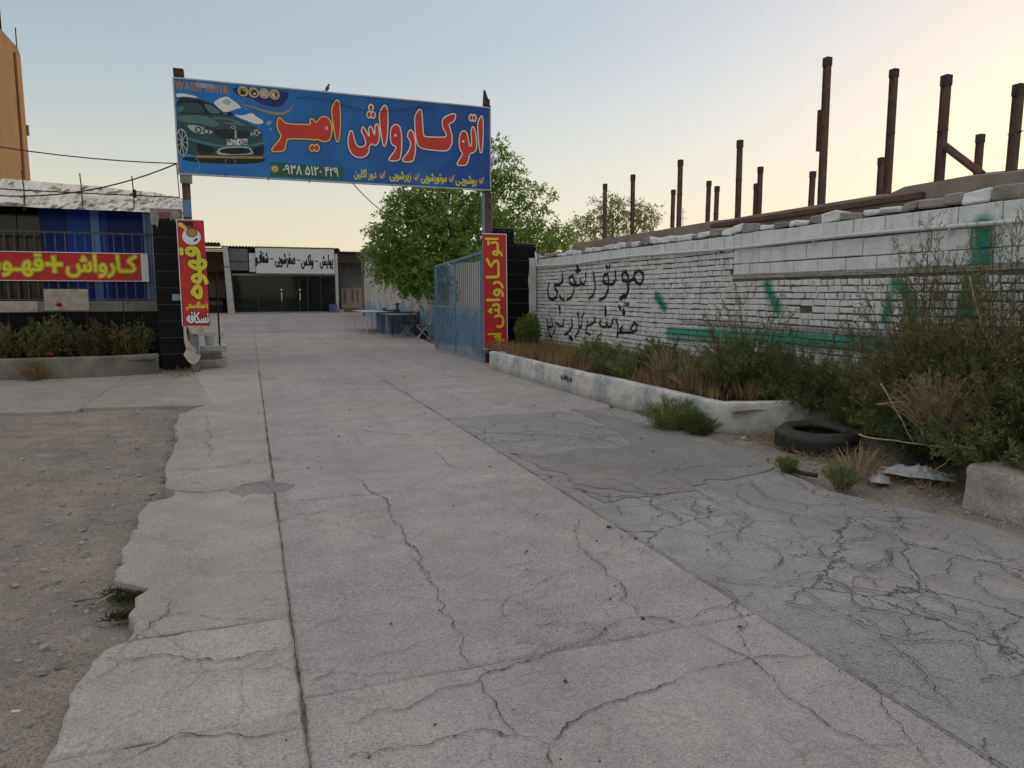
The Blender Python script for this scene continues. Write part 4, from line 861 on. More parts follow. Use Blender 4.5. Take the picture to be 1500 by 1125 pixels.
cp([(714, 640), (760, 612), (800, 622), (806, 655), (760, 672), (712, 668)], 3, .003); [ring(x, y, 20, 8, 2, .004) for x, y in ((745, 648), (785, 642))]
cp([(415, 632), (440, 614), (570, 618), (582, 650), (580, 692), (455, 686), (432, 660)], 2, .003); cp([(600, 622), (690, 630), (706, 655), (690, 690), (604, 694)], 2, .003); cp([(584, 618), (597, 618), (600, 694), (583, 694)], 3, .0036)
for i in range(7): cp([(450 + i * 18, 624), (454 + i * 18, 624), (456 + i * 18, 682), (452 + i * 18, 682)], 0, .0036, 0)
for i in range(5): cp([(612 + i * 18, 630), (616 + i * 18, 630), (616 + i * 18, 686), (612 + i * 18, 686)], 0, .0036, 0)
c = cr1(573, 600); flatpoly(mb, disc(c[0], c[1], .05, .028), T3, .004, 3); flatpoly(mb, disc(c[0], c[1], .034, .018), T3, .0048, 0)
cp([(110, 640), (200, 680), (420, 740), (520, 745), (700, 745), (815, 720), (818, 740), (700, 762), (450, 765), (240, 715), (112, 670)], 1, .003)
cp([(262, 725), (330, 740), (435, 772), (400, 826), (285, 820)], 2, .004); cp([(430, 800), (470, 762), (700, 752), (745, 815), (690, 826), (450, 828)], 3, .0034); cp([(450, 805), (480, 772), (690, 765), (728, 812), (560, 822)], 2, .0044); cp([(732, 772), (820, 742), (824, 826), (745, 830)], 2, .004)
cp([(268, 830), (815, 840), (814, 858), (270, 850)], 6, .0036, 0)
c = cr1(150, 722); flatpoly(mb, [disc(c[0], c[1], .105, .25, 24), disc(c[0], c[1], .085, .225, 24)[::-1]], T3, .004, 3)
flatpoly(mb, disc(c[0], c[1], .105, .25, 24), T3, .0032, 2)
for i in range(9):
    t = 2 * math.pi * i / 9; ex, ez = c[0] + .09 * math.cos(t), c[1] + .235 * math.sin(t); n = Vector((-(ez - c[1]), ex - c[0])).normalized() * .008
    flatpoly(mb, np.array([(c[0] + n.x, c[1] + n.y), (ex + n.x, ez + n.y), (ex - n.x, ez - n.y), (c[0] - n.x, c[1] - n.y)]), T3, .0042 + .0003 * i, 3)
[ring(*a, 5, .0065) for a in ((692, 405, 44, 3), (548, 882, 38, 3), (215, 905, 70, 4), (832, 722, 18, 3))]
cp([(519, 697), (688, 694), (688, 745), (519, 746)], 4, .005, 0)
carpic = sub(mb.build('car_picture', CM, fix=False), ban)
a, b = cr1(526, 741), cr1(683, 702); tb2('M·GT 4304', a[0], a[1], b[0], b[1], M_blk, grow=.002, step=.003, h=.0065, name='number_plate_text', part=carpic)
for x, y in ((510, 990), (860, 1022), (1197, 1040)):
    p = cr1(x, y); sub(MB().box((p[0], BY - .01, p[1] - .005), (.015, .03, .07)).build('tie', M_black), ban)

def ibeam(mb, x, y, z0, z1, w=.14, d=.13, mi=0):
    mb.b2((x - w / 2, y, z0), (x + w / 2, y + .014, z1), mi=mi).b2((x - w / 2, y + d - .014, z0), (x + w / 2, y + d, z1), mi=mi).b2((x - .008, y + .014, z0), (x + .008, y + d - .014, z1), mi=mi)
pl = thing('gate_post', 'rusty steel gate post with a blue painted band and cut square top', 'post', loc=(-1.06, 15.3, 0))
mb = MB(); ibeam(mb, -1.05, 15.28, -.05, 5.73); sub(mb.build('shaft', M_rust), pl); sub(box('cap', (-1.16, 15.26, 5.6), (-.99, 15.43, 5.73), M_rustd), pl)
sub(box('blue_band', (-1.125, 15.268, 3.0), (-.975, 15.279, 3.32), M_bluesteel), pl); sub(box('bracket_plate', (-1.14, 15.2, 3.62), (-.93, 15.262, 3.775), mat('grey_plate', (.3, .29, .28), (.2, .2, .19), .6, 6)), pl)
pr = thing('gate_post', 'steel gate post with a blue painted side and an obliquely cut top', 'post', loc=(5.05, 15.3, 0))
mb = MB(); ibeam(mb, 5.05, 15.28, -.05, 5.6); sub(mb.build('shaft', M_rust), pr); sub(box('blue_side', (4.955, 15.275, 0), (4.975, 15.42, 3.75), M_bluesteel), pr); sub(box('blue_edge', (5.125, 15.275, 2.9), (5.14, 15.42, 3.75), M_bluesteel), pr)
sub(MB().add([(4.97, 15.28, 5.55), (5.1, 15.28, 5.55), (5.1, 15.28, 5.72), (5.06, 15.28, 5.74), (4.99, 15.28, 5.93), (4.97, 15.41, 5.55), (5.1, 15.41, 5.55), (5.1, 15.41, 5.72), (5.06, 15.41, 5.74), (4.99, 15.41, 5.93)], [(0, 1, 2, 3, 4), (9, 8, 7, 6, 5)] + [(i, (i + 1) % 5, (i + 1) % 5 + 5, i + 5) for i in range(5)]).build('cut_top', M_rustd), pr)
cv = thing('security_camera', 'small white security camera on the side of the gate post', 'camera', loc=(5.16, 15.2, 4.4)); MB().box((0, 0, .02), (.13, .11, .14)).build('housing', M_whitem, cv, .012); MB().tube([(.02, -.05, .0), (.02, -.075, 0)], .03, 10).build('lens', M_black, cv); MB().tube([(-.05, .03, .02), (-.1, .1, .02)], .012, 6).build('arm', M_whitem, cv)
bd = thing('small_bird', 'small brown bird perched on the top edge of the blue banner', 'bird', loc=(PY(479.5, 137, BY)[0], BY, BZ1 + .022))
mb = MB(); mb.lathe([(.001, -.06), (.022, -.045), (.036, -.01), (.034, .025), (.02, .055), (.001, .065)], 10)
body = mb.mesh('body'); [setattr(v, 'co', Matrix.Translation((0, 0, .06)) @ Matrix.Rotation(.5, 4, 'Y') @ v.co) for v in body.vertices]; link('body', body, mat('bird_brown', (.16, .12, .08), (.09, .07, .05), .9, 30), bd, True)
mb = MB(); mb.lathe([(.001, -.024), (.018, -.015), (.024, 0), (.018, .016), (.001, .024)], 10, (.03, 0, .13)); mb.build('head', MATS['bird_brown'], bd, smooth=True); MB().add([(.052, .006, .132), (.052, -.006, .132), (.052, 0, .124), (.07, 0, .128)], [(0, 1, 3), (1, 2, 3), (2, 0, 3)]).build('beak', M_black, bd); MB().add([(-.02, -.012, .03), (-.02, .012, .03), (-.1, .014, .0), (-.1, -.014, .0), (-.02, 0, .02), (-.1, 0, -.006)], [(0, 1, 2, 3), (0, 3, 5, 4), (1, 4, 5, 2)]).build('tail', MATS['bird_brown'], bd)
for s in (-1, 1): MB().tube([(0, .012 * s, .03), (.004, .013 * s, 0)], .003, 4).build('leg', M_black, bd)

def tiled_pillar(name, label, steps, y0, depth, th=.325, face=1):
    """steps: [(x0,x1,ztop)]"""
    r = thing(name, label, 'pillar', loc=((steps[0][0] + steps[-1][1]) / 2, y0, 0))
    for x0, x1, zt in steps:
        sub(box('core', (x0 + .012, y0 + .012, -.05), (x1 - .0125, y0 + depth - .012, zt - .01), M_grout), r)
        n = max(1, round((x1 - x0) / .66)); z = 0.02
        while z < zt - .02:
            z2 = min(z + th, zt)
            for i in range(n):
                a, b = x0 + (x1 - x0) * i / n, x0 + (x1 - x0) * (i + 1) / n
                sub(box('tile', (a + .002, y0 + U(0, .002), z + .004), (b - .002, y0 + .014, z2 - .004), M_tile, None, .0015), r)
            for xx, s in ((x0, 1), (x1, -1)):
                if (s == -1 and (x0, x1, zt) != steps[-1]) or (s == 1 and (x0, x1, zt) != steps[0]): continue
                sub(box('tile', (min(xx, xx + .012 * s), y0 + .016, z + .004), (max(xx, xx + .012 * s), y0 + depth, z2 - .004), M_tile, None, .0015), r)
            z += th
        sub(box('top_slab', (x0, y0 + .016, zt + .001), (x1, y0 + depth - .001, zt + .03), M_brownbrick), r)
    return r
pL = tiled_pillar('tiled_pillar', 'black tiled gate pillar beside the coffee cabin with torn foil on top', [(-1.70, -1.17, 3.12)], 15.5, .55)
sub(box('switch_plate', (-1.42, 15.488, 1.40), (-1.25, 15.498, 1.52), mat('pale_blue_plastic', (.22, .42, .58), (.18, .36, .5), .4, 5)), pL)
pR = tiled_pillar('tiled_pillar', 'stepped black tiled pillar joining the gate post to the whitewashed wall', [(5.16, 5.72, 2.99), (5.7205, 6.26, 2.66)], 15.42, .4)
mb = MB(); ys = np.linspace(0, 1, 24); vs = []
for t in ys: vs += [(6.09 + .035 * nz(0, t * 3, 2) - .02 * t, 15.408, .25 + 2.1 * t), (6.262, 15.406, .25 + 2.1 * t), (6.262, 15.43, .25 + 2.1 * t)]
mb.add(vs, [(3 * i + k, 3 * i + k + 1, 3 * i + 4 + k, 3 * i + 3 + k) for i in range(23) for k in range(2)]); sub(mb.build('whitewash_smear', M_blockp), pR)

# hanging banners
def hang(name, label, x0, x1, z0, z1, y, m, bow=.02, shear=0., parent_cat='banner'):
    r = thing(name, label, parent_cat, loc=((x0 + x1) / 2, y, z0))
    mb = MB(); mb.grid(lambda u, v: (x0 + (x1 - x0) * u + shear * (1 - v), y + .004 + bow * .2 * math.sin(v * 9 + u * 3), z0 + (z1 - z0) * v), 8, 24)
    o = sub(mb.build('printed_sheet', m), r); so = o.modifiers.new('s', 'SOLIDIFY'); so.thickness = .012; so.offset = 1
    return r
VL = hang('hanging_banner', 'narrow red coffee banner with a cup hanging on the left gate post', -1.235, -.765, .90, 2.93, 15.24, M_red, .008, .012)
tv = lambda x, z, h: (x, 15.236 - h, z)
def vb(px, py): p = PY(px, py, 15.236); return (p[0], p[2])
def vbox(x0, y0, x1, y1): a, b = vb(x0, y1), vb(x1, y0); return (a[0], a[1], b[0], b[1])
def crA(x, y): return vb(215 + x / 7.5, 280 + y / 7.5)
YO = [(.014, M_gold), ]
mb = MB(); flatpoly(mb, disc(*crA(492, 500), .165, .16, 28), tv, .001 + .006, 0); flatpoly(mb, [disc(*crA(495, 455), .10, .092, 24), disc(*crA(495, 455), .085, .078, 24)[::-1]], tv, .0085, 1); flatpoly(mb, disc(*crA(495, 455), .085, .078, 24), tv, .0085, 2)
flatpoly(mb, chaikin([crA(345, 345), crA(385, 345), crA(430, 390), crA(450, 425), crA(425, 435), crA(390, 400), crA(345, 385)], 1), tv, .0062, 3); flatpoly(mb, chaikin([crA(500, 560), crA(545, 515), crA(565, 520), crA(550, 545)], 1), tv, .0085, 1); flatpoly(mb, np.array([crA(345, 335), crA(510, 335), crA(505, 390), crA(440, 370), crA(390, 345)]), tv, .005, 1)
sub(mb.build('coffee_cup_picture', [M_wht, M_car3, M_gold, M_yelo], fix=False), VL)
for t, bx in (('قهـو', crA(425, 1020) + crA(645, 618)), ('ه', crA(488, 1160) + crA(596, 1036))):
    pass
def rot_text(t, x0, z0, x1, z1, root, t3, lay, step=.005):
    cs = fit(text_contours(t), x0, x1, z0, z1, True); return sub(letters('lettering', cs, lay, t3, None, step), root)
a, b = crA(385, 1015), crA(648, 615); rot_text('قهو', a[0], a[1], b[0], b[1], VL, tv, [(.026, M_blk, .0065), (.018, M_yel, .008)])
a, b = vb(281, 437), vb(295, 418); rot_text('ه', a[0], a[1], b[0], b[1], VL, tv, [(.03, M_blk, .0065), (.022, M_yel, .008)])
textbox('با دستگاه صنعتی', vbox(273, 441, 304, 454), M_yel, None, grow=.004, step=.0035, h=.008, root=VL, t3=tv)
textbox('نسکافه', vbox(274, 457, 305, 473), M_wht, None, grow=.008, step=.004, h=.008, root=VL, t3=tv, outline=[(.012, M_blk)])
sub(box('edge_strip', (-1.25, 15.225, .9), (-1.236, 15.24, 2.95), M_wht), VL); sub(box('edge_strip', (-1.24, 15.224, 2.93), (-.77, 15.24, 2.945), M_wht), VL)
VR = hang('hanging_banner', 'narrow red banner with rotated yellow lettering on the right gate post', 4.87, 5.40, .31, 2.83, 15.1, M_red, .004, .03)
tr_ = lambda x, z, h: (x + .03 * (1 - (z - .31) / 2.52), 15.096 - h, z)
for a, b in (((4.86, 15.085, 2.83), (5.41, 15.12, 2.85)), ((4.89, 15.085, .29), (5.44, 15.12, .31))): sub(box('edge_strip', a, b, M_wht), VR)
mb = MB().add([(5.40, 15.085, 2.83), (5.412, 15.085, 2.83), (5.442, 15.085, .31), (5.43, 15.085, .31), (5.40, 15.12, 2.83), (5.412, 15.12, 2.83), (5.442, 15.12, .31), (5.43, 15.12, .31)], [(0, 1, 2, 3), (1, 5, 6, 2), (0, 3, 7, 4)]); sub(mb.build('edge_strip', M_wht), VR)
def vr(x, y): p = PY(520 + x / 5.357, 340 + y / 5.357, 15.096); return (p[0] - .015, p[2])
for t, x0, y0, x1, y1 in (('اتـو', 1030, 185, 1160, 50), ('کـارواش', 1034, 752, 1165, 208), ('امیـر', 1040, 905, 1172, 795)):
    a, b = vr(x0, y0), vr(x1, y1); rot_text(t, a[0], min(a[1], b[1]), b[0], max(a[1], b[1]), VR, tr_, [(.012, M_yel, .0045)])
HB = hang('railing_banner', 'long red coffee and car wash banner tied across the cabin railing', -6.2, -2.02, 1.79, 2.32, 16.2, M_red, .03, 0.)
sub(box('white_end', (-2.018, 16.185, 1.78), (-1.89, 16.2, 2.315), M_signw), HB); sub(box('edge_strip', (-6.2, 16.18, 2.321), (-1.89, 16.19, 2.335), M_wht), HB); sub(box('edge_strip', (-6.2, 16.18, 1.775), (-1.89, 16.19, 1.787), M_wht), HB)
th_ = lambda x, z, h: (x, 16.184 - h, z)
def hb(x, y): p = PY(x / 6.25, 320 + y / 6.25, 16.18); return (p[0], p[2])
for t, x0, y0, x1, y1 in (('کـارواش', 615, 535, 1245, 340), ('+', 430, 490, 560, 350), ('قهـوه', -70, 525, 385, 325)):
    a, b = hb(x0, y0), hb(x1, y1); cs = fit(text_contours(t), a[0], b[0], a[1], b[1]); sub(letters('lettering', cs, [(.03, M_yel, .001), (.021, M_blk, .0025), (.013, M_yel, .004)], th_, None, .006), HB)
# ------------------------------------------------------------------ coffee cabin on the left
cab = thing('coffee_cabin', 'low roadside cabin with blue film windows, railing and crumpled silver foil canopy', 'cabin', loc=(-4, 16.5, 0))
CXL, CXR = -8.4, -1.74
sub(box('plinth_core', (CXL, 16.264, -.05), (CXR, 16.6, 1.17), M_grout), cab)
x = CXR
while x > CXL:
    for z0, z1 in ((.0, .58), (.58, 1.17)): sub(box('tile', (x - .325, 16.25, z0 + .003), (x - .005, 16.263, z1 - .003), M_tile, None, .0015), cab)
    x -= .33
x = CXR
while x > CXL + .3:
    w = U(.45, .95); sub(box('ledge_stone', (x - w + .006, 16.16, 1.172), (x - .002, 16.62, 1.385), M_ledge if U(0, 1) < .75 else M_travert, None, .008), cab); x -= w
sub(box('stone_slab', (-3.74, 16.14, 1.2), (-2.98, 16.158, 1.62), M_travert, None, .006), cab)
zr0, zr1 = 1.385, 2.70
rail = sub(box('rail', (CXL, 16.235, zr1), (CXR + .02, 16.275, zr1 + .035), M_greybar), cab); sub(box('rail', (CXL, 16.235, zr0 + .02), (CXR + .02, 16.275, zr0 + .045), M_greybar), cab)
x = CXR - .08
while x > CXL: kid(box('bar', (x - .01, 16.245, zr0 + .046), (x + .01, 16.265, zr1 - .001), M_greybar), rail); x -= .168
# glazing behind the railing
GY = 17.0
panes = [(-1.93, M_gblack), (-2.03, M_gblue), (-2.68, M_gblue2), (-2.84, M_ghighlight), (-3.02, M_gblue2), (-3.45, M_gblue), (-3.9, M_gblack), (-4.3, M_gblack), (-4.75, M_gblack), (-5.6, M_gblack), (-6.6, M_gblack), (-7.6, M_gblack), (-8.4, M_gblack)]
panes[0] = (-1.98, M_gblack)
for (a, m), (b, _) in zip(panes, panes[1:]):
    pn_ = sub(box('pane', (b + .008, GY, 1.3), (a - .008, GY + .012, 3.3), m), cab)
    kid(box('mullion', (b - .0075, GY - .01, 1.3), (b + .0075, GY + .02, 3.3), M_black), pn_)
sub(box('blue_corner_post', (-1.955, 16.3, 1.386), (-1.90, 16.36, 3.15), M_bluesteel), cab); sub(box('corner_post', (-1.89, 16.32, 1.386), (-1.80, 16.4, 3.2), mat('blue_white_post', (.12, .19, .33), (.09, .14, .25), .5, 4)), cab); sub(box('white_post_side', (-1.795, 16.3, 2.72), (-1.71, 16.42, 3.3), M_white), cab)
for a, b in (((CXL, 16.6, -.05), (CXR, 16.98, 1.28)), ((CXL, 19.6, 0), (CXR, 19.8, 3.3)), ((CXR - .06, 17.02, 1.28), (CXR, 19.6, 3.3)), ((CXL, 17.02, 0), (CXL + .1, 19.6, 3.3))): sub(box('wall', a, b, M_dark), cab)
sub(box('counter', (-7.5, 17.6, .9), (-2.4, 18.1, 1.7), mat('brown_counter', (.12, .08, .05), (.08, .055, .04), .6, 3)), cab)
def can(u, v):
    x = CXL + (CXR + .05 - CXL) * u; t = v
    zt = 3.80 - .22 * u ** 2 + .03 * nz(x, 0, 1.2); zb = 3.19 - .05 * u
    z = zb + (zt - zb) * min(1, t * 1.6); y = 16.08 + .22 * min(1, t * 1.6) + max(0, t - .625) / .375 * 3.6
    if t > .625: z += .12 * (t - .625)
    d = (.05 * nz(x * 1.5, z * 2, 1.6, 4) + .05 * abs(nz(x * 2, z * 3 + x, 1.7, 8))) * (1 if .04 < t < .6 else .4)
    return (x, y - d, z + .15 * d)
mb = MB(); 
def can2(u, v):
    p = can(u, v); k = .6 if v < .7 else .2
    return (p[0] + U(-.02, .02), p[1] + k * U(-.05, .05), p[2] + (k * U(-.03, .03) if .05 < v < .55 else 0))
mb.grid(can2, 96, 15); sub(mb.build('foil_canopy', M_foil), cab)
mb = MB(); mb.grid(lambda u, v: (-1.71 + .03 * nz(u * 4, v * 4, 1) + .55 * v, 16.08 + .05 * v + .2 * u + .02 * nz(u * 7, v * 9, 1), 3.16 + .40 * u - .1 * v * u + .03 * nz(u * 4, v * 8, 1)), 14, 16); sub(mb.build('foil_end', M_foil), cab)
for x in (-3.9, -2.95, -2.06): sub(MB().tube([(x, 16.0, 3.82), (x + .01, 16.02, 3.5), (x, 16.03, 3.2)], .012, 5).build('tie_strap', M_black), cab)
sub(MB().box((-2.03, 16.0, 3.48), (.06, .05, .16), 0, .2).build('hook', M_black), cab)
sub(box('roof_deck', (CXL, 16.5, 3.31), (CXR, 19.8, 3.36), M_dark), cab)
# torn foil left on the pillar
mb = MB(); mb.grid(lambda u, v: (-1.72 + .56 * u, 15.478 - .02 * abs(nz(u * 6, v * 6, 1)), 3.16 - (.16 + .14 * abs(nz(u * 7, 0, 1, 4)) + (.12 if u < .25 else 0)) * v), 24, 6); sub(mb.build('torn_foil', mat('torn_membrane', (.36, .33, .30), (.2, .17, .15), .6, 9, .4, 20)), pL)
tf = sub(MB().add([(-1.6, 15.452, 3.08), (-1.36, 15.452, 3.1), (-1.4, 15.452, 3.0), (-1.5, 15.452, 2.95)], [(0, 1, 2, 3)]).build('torn_foil', mat('dull_red_scrap', (.28, .10, .09), (.2, .08, .07), .7, 9)), pL)
# curved concrete planter with roses
pt = thing('curved_planter', 'low curved concrete planter in front of the coffee cabin', 'planter', loc=(-3.5, 15.4, 0))
path = [(-1.71, 15.32), (-2.1, 15.1), (-2.6, 14.95), (-3.2, 14.88), (-3.8, 14.9), (-4.4, 15.0), (-5.0, 15.1), (-6.5, 15.2)]
sub(lumpy(path[::-1], .38, .13, 'planter_wall', M_planter, None, seed=12, smooth=True), pt)
mb = MB(); mb.grid(lambda u, v: (-6.6 + 4.85 * u, 15.02 + 1.22 * v + .3 * max(0, u - .75), .28 + .03 * nz(u * 9, v * 3, 1)), 30, 8); sub(mb.build('soil', M_soil, fix=False), pt)
# wires
def cable(name, label, pts, r=.011):
    o = MB().tube(pts, r, 5).build(name, M_black); tag(o, label, 'cable'); return o
def sagline(a, b, sag, n=16): a, b = Vector(a), Vector(b); return [a.lerp(b, i / n) - Vector((0, 0, sag * 4 * (i / n) * (1 - i / n))) for i in range(n + 1)]
pA = Vector((-1.18, 15.25, 3.985))
cable('overhead_cable', 'black cable sagging from the banner over the foil canopy, the upper one', sagline((-9, 15.6, 5.3), pA, .38))
cable('overhead_cable', 'black cable drooping low across the front of the foil canopy', sagline((-5.3, 15.7, 3.42), pA, .36) , .013)
cable('overhead_cable', 'taut black cable running level along the foil canopy', sagline((-8, 15.6, 3.5), (-1.17, 15.27, 3.36), .03))
cable('hanging_cable', 'short upright black cable between two cables at the gate post', [(-1.19, 15.24, 3.98), (-1.17, 15.25, 3.36)], .009)
cable('hanging_cable', 'black cable looping from the banner into the tree', sagline((PY(515, 268, 15.4)[0], 15.4, 3.84), (5.3, 22, 4.0), .45))
cable('banner_wire', 'thin black wire draped across the top of the blue banner', [tuple(PY(x, y, 15.13)) for x, y in ((432, 144), (450, 142), (475, 145), (500, 153), (530, 161), (560, 163), (590, 160), (612, 157), (640, 157))], .006)
cable('support_wire', 'slack wire from the gate post down to the red banner', [(5.0, 15.26, 3.6), (5.25, 15.2, 3.15), (5.4, 15.1, 2.84)], .006)

# ------------------------------------------------------------------ gate leaf
ga, gb = Vector((5.02, 15.62)), Vector((4.79, 19.12)); gd = (gb - ga).normalized(); gl = (gb - ga).length
gate = thing('gate_leaf', 'open blue steel gate leaf of thin upright bars', 'gate', loc=(ga.x, ga.y, 0), rz=math.atan2(gd.y, gd.x))
def gtop(s): return 2.47 - .2 * (s / gl) ** 1.5
def gbar(name, s0, z0, s1, z1, w=.04, d=.04): return MB().add([(s, y, z) for (s, z) in ((s0, z0 - w / 2), (s1, z1 - w / 2), (s1, z1 + w / 2), (s0, z0 + w / 2)) for y in (-d / 2, d / 2)], [(0, 2, 4, 6), (1, 7, 5, 3), (0, 1, 3, 2), (2, 3, 5, 4), (4, 5, 7, 6), (6, 7, 1, 0)]).build(name, M_gate, gate)
gbar('frame_bar', 0, gtop(0), gl, gtop(gl), .05); gbar('frame_bar', 0, .09, gl, .06, .05); gbar('middle_rail', 0, 1.22, gl, 1.2, .035)
for s in (0.025, gl * .55, gl - .025): MB().b2((s - .022, -.022, .03), (s + .022, .022, gtop(s) - .02)).build('stile', M_gate, gate)
for i in range(1, 25):
    s = i * gl / 25
    if abs(s - gl * .55) > .05: MB().b2((s - .008, -.008, .085), (s + .008, .008, gtop(s) - .02)).build('bar', M_gate, gate)

# ------------------------------------------------------------------ far shop and sheds
SY, SZ = 47.0, gz(47.0)
def sp(px, py, Y=SY): p = PY(px, py, Y); return p[0], p[2]
def sx(px): return sp(px, 430)[0]
def sz_(py, px=430): return sp(px, py)[1]
shop = thing('glass_front_shop', 'low workshop with a wide dark glass front and white sign across the yard', 'building', loc=(2, SY, SZ))
zt = sz_(403); xl, xr = sx(342), sx(491)
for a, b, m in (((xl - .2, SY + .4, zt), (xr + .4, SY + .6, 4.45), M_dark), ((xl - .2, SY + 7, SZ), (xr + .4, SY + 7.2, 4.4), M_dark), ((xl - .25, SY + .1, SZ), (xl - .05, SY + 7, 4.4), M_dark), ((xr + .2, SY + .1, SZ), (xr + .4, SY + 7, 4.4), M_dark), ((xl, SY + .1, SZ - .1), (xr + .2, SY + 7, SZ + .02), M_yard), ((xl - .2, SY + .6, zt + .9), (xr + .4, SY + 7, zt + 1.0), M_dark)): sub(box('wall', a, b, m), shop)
cuts = [342, 378, 412, 438.5, 451, 470, 490.5]
DOOR = {}
for a, b in zip(cuts, cuts[1:]): DOOR[a] = sub(box('glass_pane', (sx(a) + .02, SY + .06, SZ + .06), (sx(b) - .02, SY + .075, zt - .06), M_glass), shop)
for c in cuts: sub(box('mullion', (sx(c) - .018, SY + .05, SZ + .03), (sx(c) + .018, SY + .085, zt - .05), M_greybar), shop)
sub(box('lintel', (xl - .05, SY + .02, zt - .05), (xr + .1, SY + .2, zt + .06), mat('grey_lintel', (.3, .28, .26), (.22, .2, .19), .7, 3)), shop); sub(box('sill', (xl - .05, SY + .0, SZ - .1), (xr + .1, SY + .2, SZ + .05), mat('grey_lintel', (.3, .28, .26)), None), shop)
for px, dk in ((411, 378), (438, 412)): kid(MB().tube([(sx(px) + .06, SY, SZ + .75), (sx(px) + .06, SY, SZ + 1.25)], .03, 8).build('door_handle', M_whitem), DOOR[dk]); kid(MB().tube([(sx(px) + .06, SY + .02, SZ + 1.42), (sx(px) + .06, SY - .03, SZ + 1.42)], .06, 8).build('door_lock', M_whitem), DOOR[dk])
for i, (py, w) in enumerate(((410, .5), (423.5, .75), (436, .7), (449, .8))): sub(MB().b2((xl + .15, SY + .5, sz_(py)), (xl + .15 + w, SY + .95, sz_(py) + .12)).build('shelf', M_white), shop)
def corr(x0, x1, y0, y1, z0, z1, name, root, m=M_roof):
    mb = MB(); n = int((x1 - x0) / .09); mb.grid(lambda u, v: (x0 + (x1 - x0) * u, y0 + (y1 - y0) * v, z0 + (z1 - z0) * v + .035 * math.cos(u * n * math.pi)), n * 2, 2)
    o = mb.build(name, m); sub(o, root); md = o.modifiers.new('s', 'SOLIDIFY'); md.thickness = .02; return o
corr(xl - .6, xr + .3, SY - .15, SY + 9, sz_(362.5), sz_(362.5) + .12, 'roof', shop)
sgn = thing('shop_sign', 'white sheet sign with black lettering above the glass shop front', 'sign', loc=(sx(430), SY - .1, sz_(403)))
X0, X1, Z0, Z1 = sx(376.5), sx(491), sz_(400.5), sz_(364)
sub(box('sheet', (X0, SY - .12, Z0), (X1, SY - .08, Z1), M_signw), sgn); sub(box('frame_bar', (X0 - .03, SY - .14, Z1), (X1 + .03, SY - .06, Z1 + .07), M_rust), sgn); sub(box('frame_bar', (X0 - .03, SY - .14, Z0 - .06), (X1 + .03, SY - .06, Z0), mat('grey_lintel', (.3, .28, .26))), sgn)
ts = lambda x, z, h: (x, SY - .12 - h, z)
def shx(x): return sx(290 + x / 5.556)
def shz(y): return sz_(330 + y / 5.556)
for t, x0, x1, y0, y1 in (('پولیش', 1000, 1102, 360, 238), ('واکس', 848, 945, 355, 238), ('صفرشویی', 640, 800, 345, 232), ('شفاف', 492, 582, 312, 218)):
    cs = fit(text_contours(t), shx(x0), shx(x1), shz(y0), shz(y1)); sub(letters('lettering', cs, [(.022, M_blk, .004)], ts, None, .018), sgn)
for x, y in ((970, 290), (826, 284), (608, 278)): sub(box('lettering', (shx(x) - .1, SY - .126, shz(y) - .035), (shx(x) + .1, SY - .122, shz(y) + .035), M_blk), sgn)
sub(MB().tube([(X0 + .02, SY - .13, shz(270)), (X0 + .06, SY - .13, shz(320)), (X0 - .0, SY - .13, shz(335))], .05, 6).build('lettering', M_blk), sgn)
ac = thing('louvre_panel', 'grey louvred panel beside the white shop sign', 'panel', loc=(sx(352), SY, sz_(398)))
sub(box('backing', (sx(339), SY - .04, sz_(397)), (sx(365.5), SY + .05, sz_(366)), mat('grey_tin', (.20, .20, .20), (.15, .15, .15), .5, 3)), ac)
for i in range(11): xx = sx(340 + i * 2.45); sub(box('slat', (xx - .02, SY - .07, sz_(396)), (xx + .02, SY - .041, sz_(367)), mat('grey_tin', (.2, .2, .2))), ac)
sub(box('crossbar', (sx(338.5), SY - .09, sz_(385)), (sx(367), SY - .071, sz_(383.5)), M_rustd), ac)
tag(MB().b2((sx(367), SY - .05, sz_(399)), (sx(376), SY - .03, sz_(372))).build('panel_sheet', M_white), 'small torn white sheet between the louvred panel and the shop sign', 'panel')
wc = thing('white_column', 'whitewashed brick column at the left end of the shop front', 'column', loc=(sx(335.5), SY - .2, SZ)); sub(MB().add([(sx(329.5), SY - .3, sz_(364)), (sx(337), SY - .3, sz_(364)), (sx(343), SY - .3, SZ - .05), (sx(333), SY - .3, SZ - .05), (sx(329.5), SY, sz_(364)), (sx(337), SY, sz_(364)), (sx(343), SY, SZ - .05), (sx(333), SY, SZ - .05)], [(0, 1, 2, 3), (7, 6, 5, 4), (0, 4, 5, 1), (1, 5, 6, 2), (2, 6, 7, 3), (3, 7, 4, 0)]).build('shaft', M_blockp), wc); sub(box('band', (sx(330), SY - .32, sz_(393)), (sx(341), SY - .301, sz_(392)), M_rust), wc)
wc2 = thing('white_column', 'slim white post at the right end of the shop front', 'column', loc=(sx(494), SY - .1, SZ)); sub(box('shaft', (sx(491.5), SY - .2, SZ - .1), (sx(495.5), SY + .0, sz_(371)), M_white), wc2); sub(box('foot', (sx(494), SY - .4, SZ - .1), (sx(502), SY - .1, SZ + .18), M_stone, None, .03), wc2)
shl = thing('brick_shed', 'open brown brick shed left of the shop with shelves inside', 'shed', loc=(sx(315), SY + 2, SZ))
sub(box('wall', (-9, SY + 2.5, SZ - .1), (xl - .3, SY + 2.8, 4.2), M_brownbrick), shl)
for k in range(20): sub(box('brick_course', (-9, SY + 2.47, SZ + 1.9 + k * .11), (xl - .31, SY + 2.499, SZ + 1.9 + k * .11 + .085), M_brownbrick), shl)
corr(-9, xl - .62, SY - .4, SY + 3, sz_(359), sz_(359) + .1, 'roof', shl)
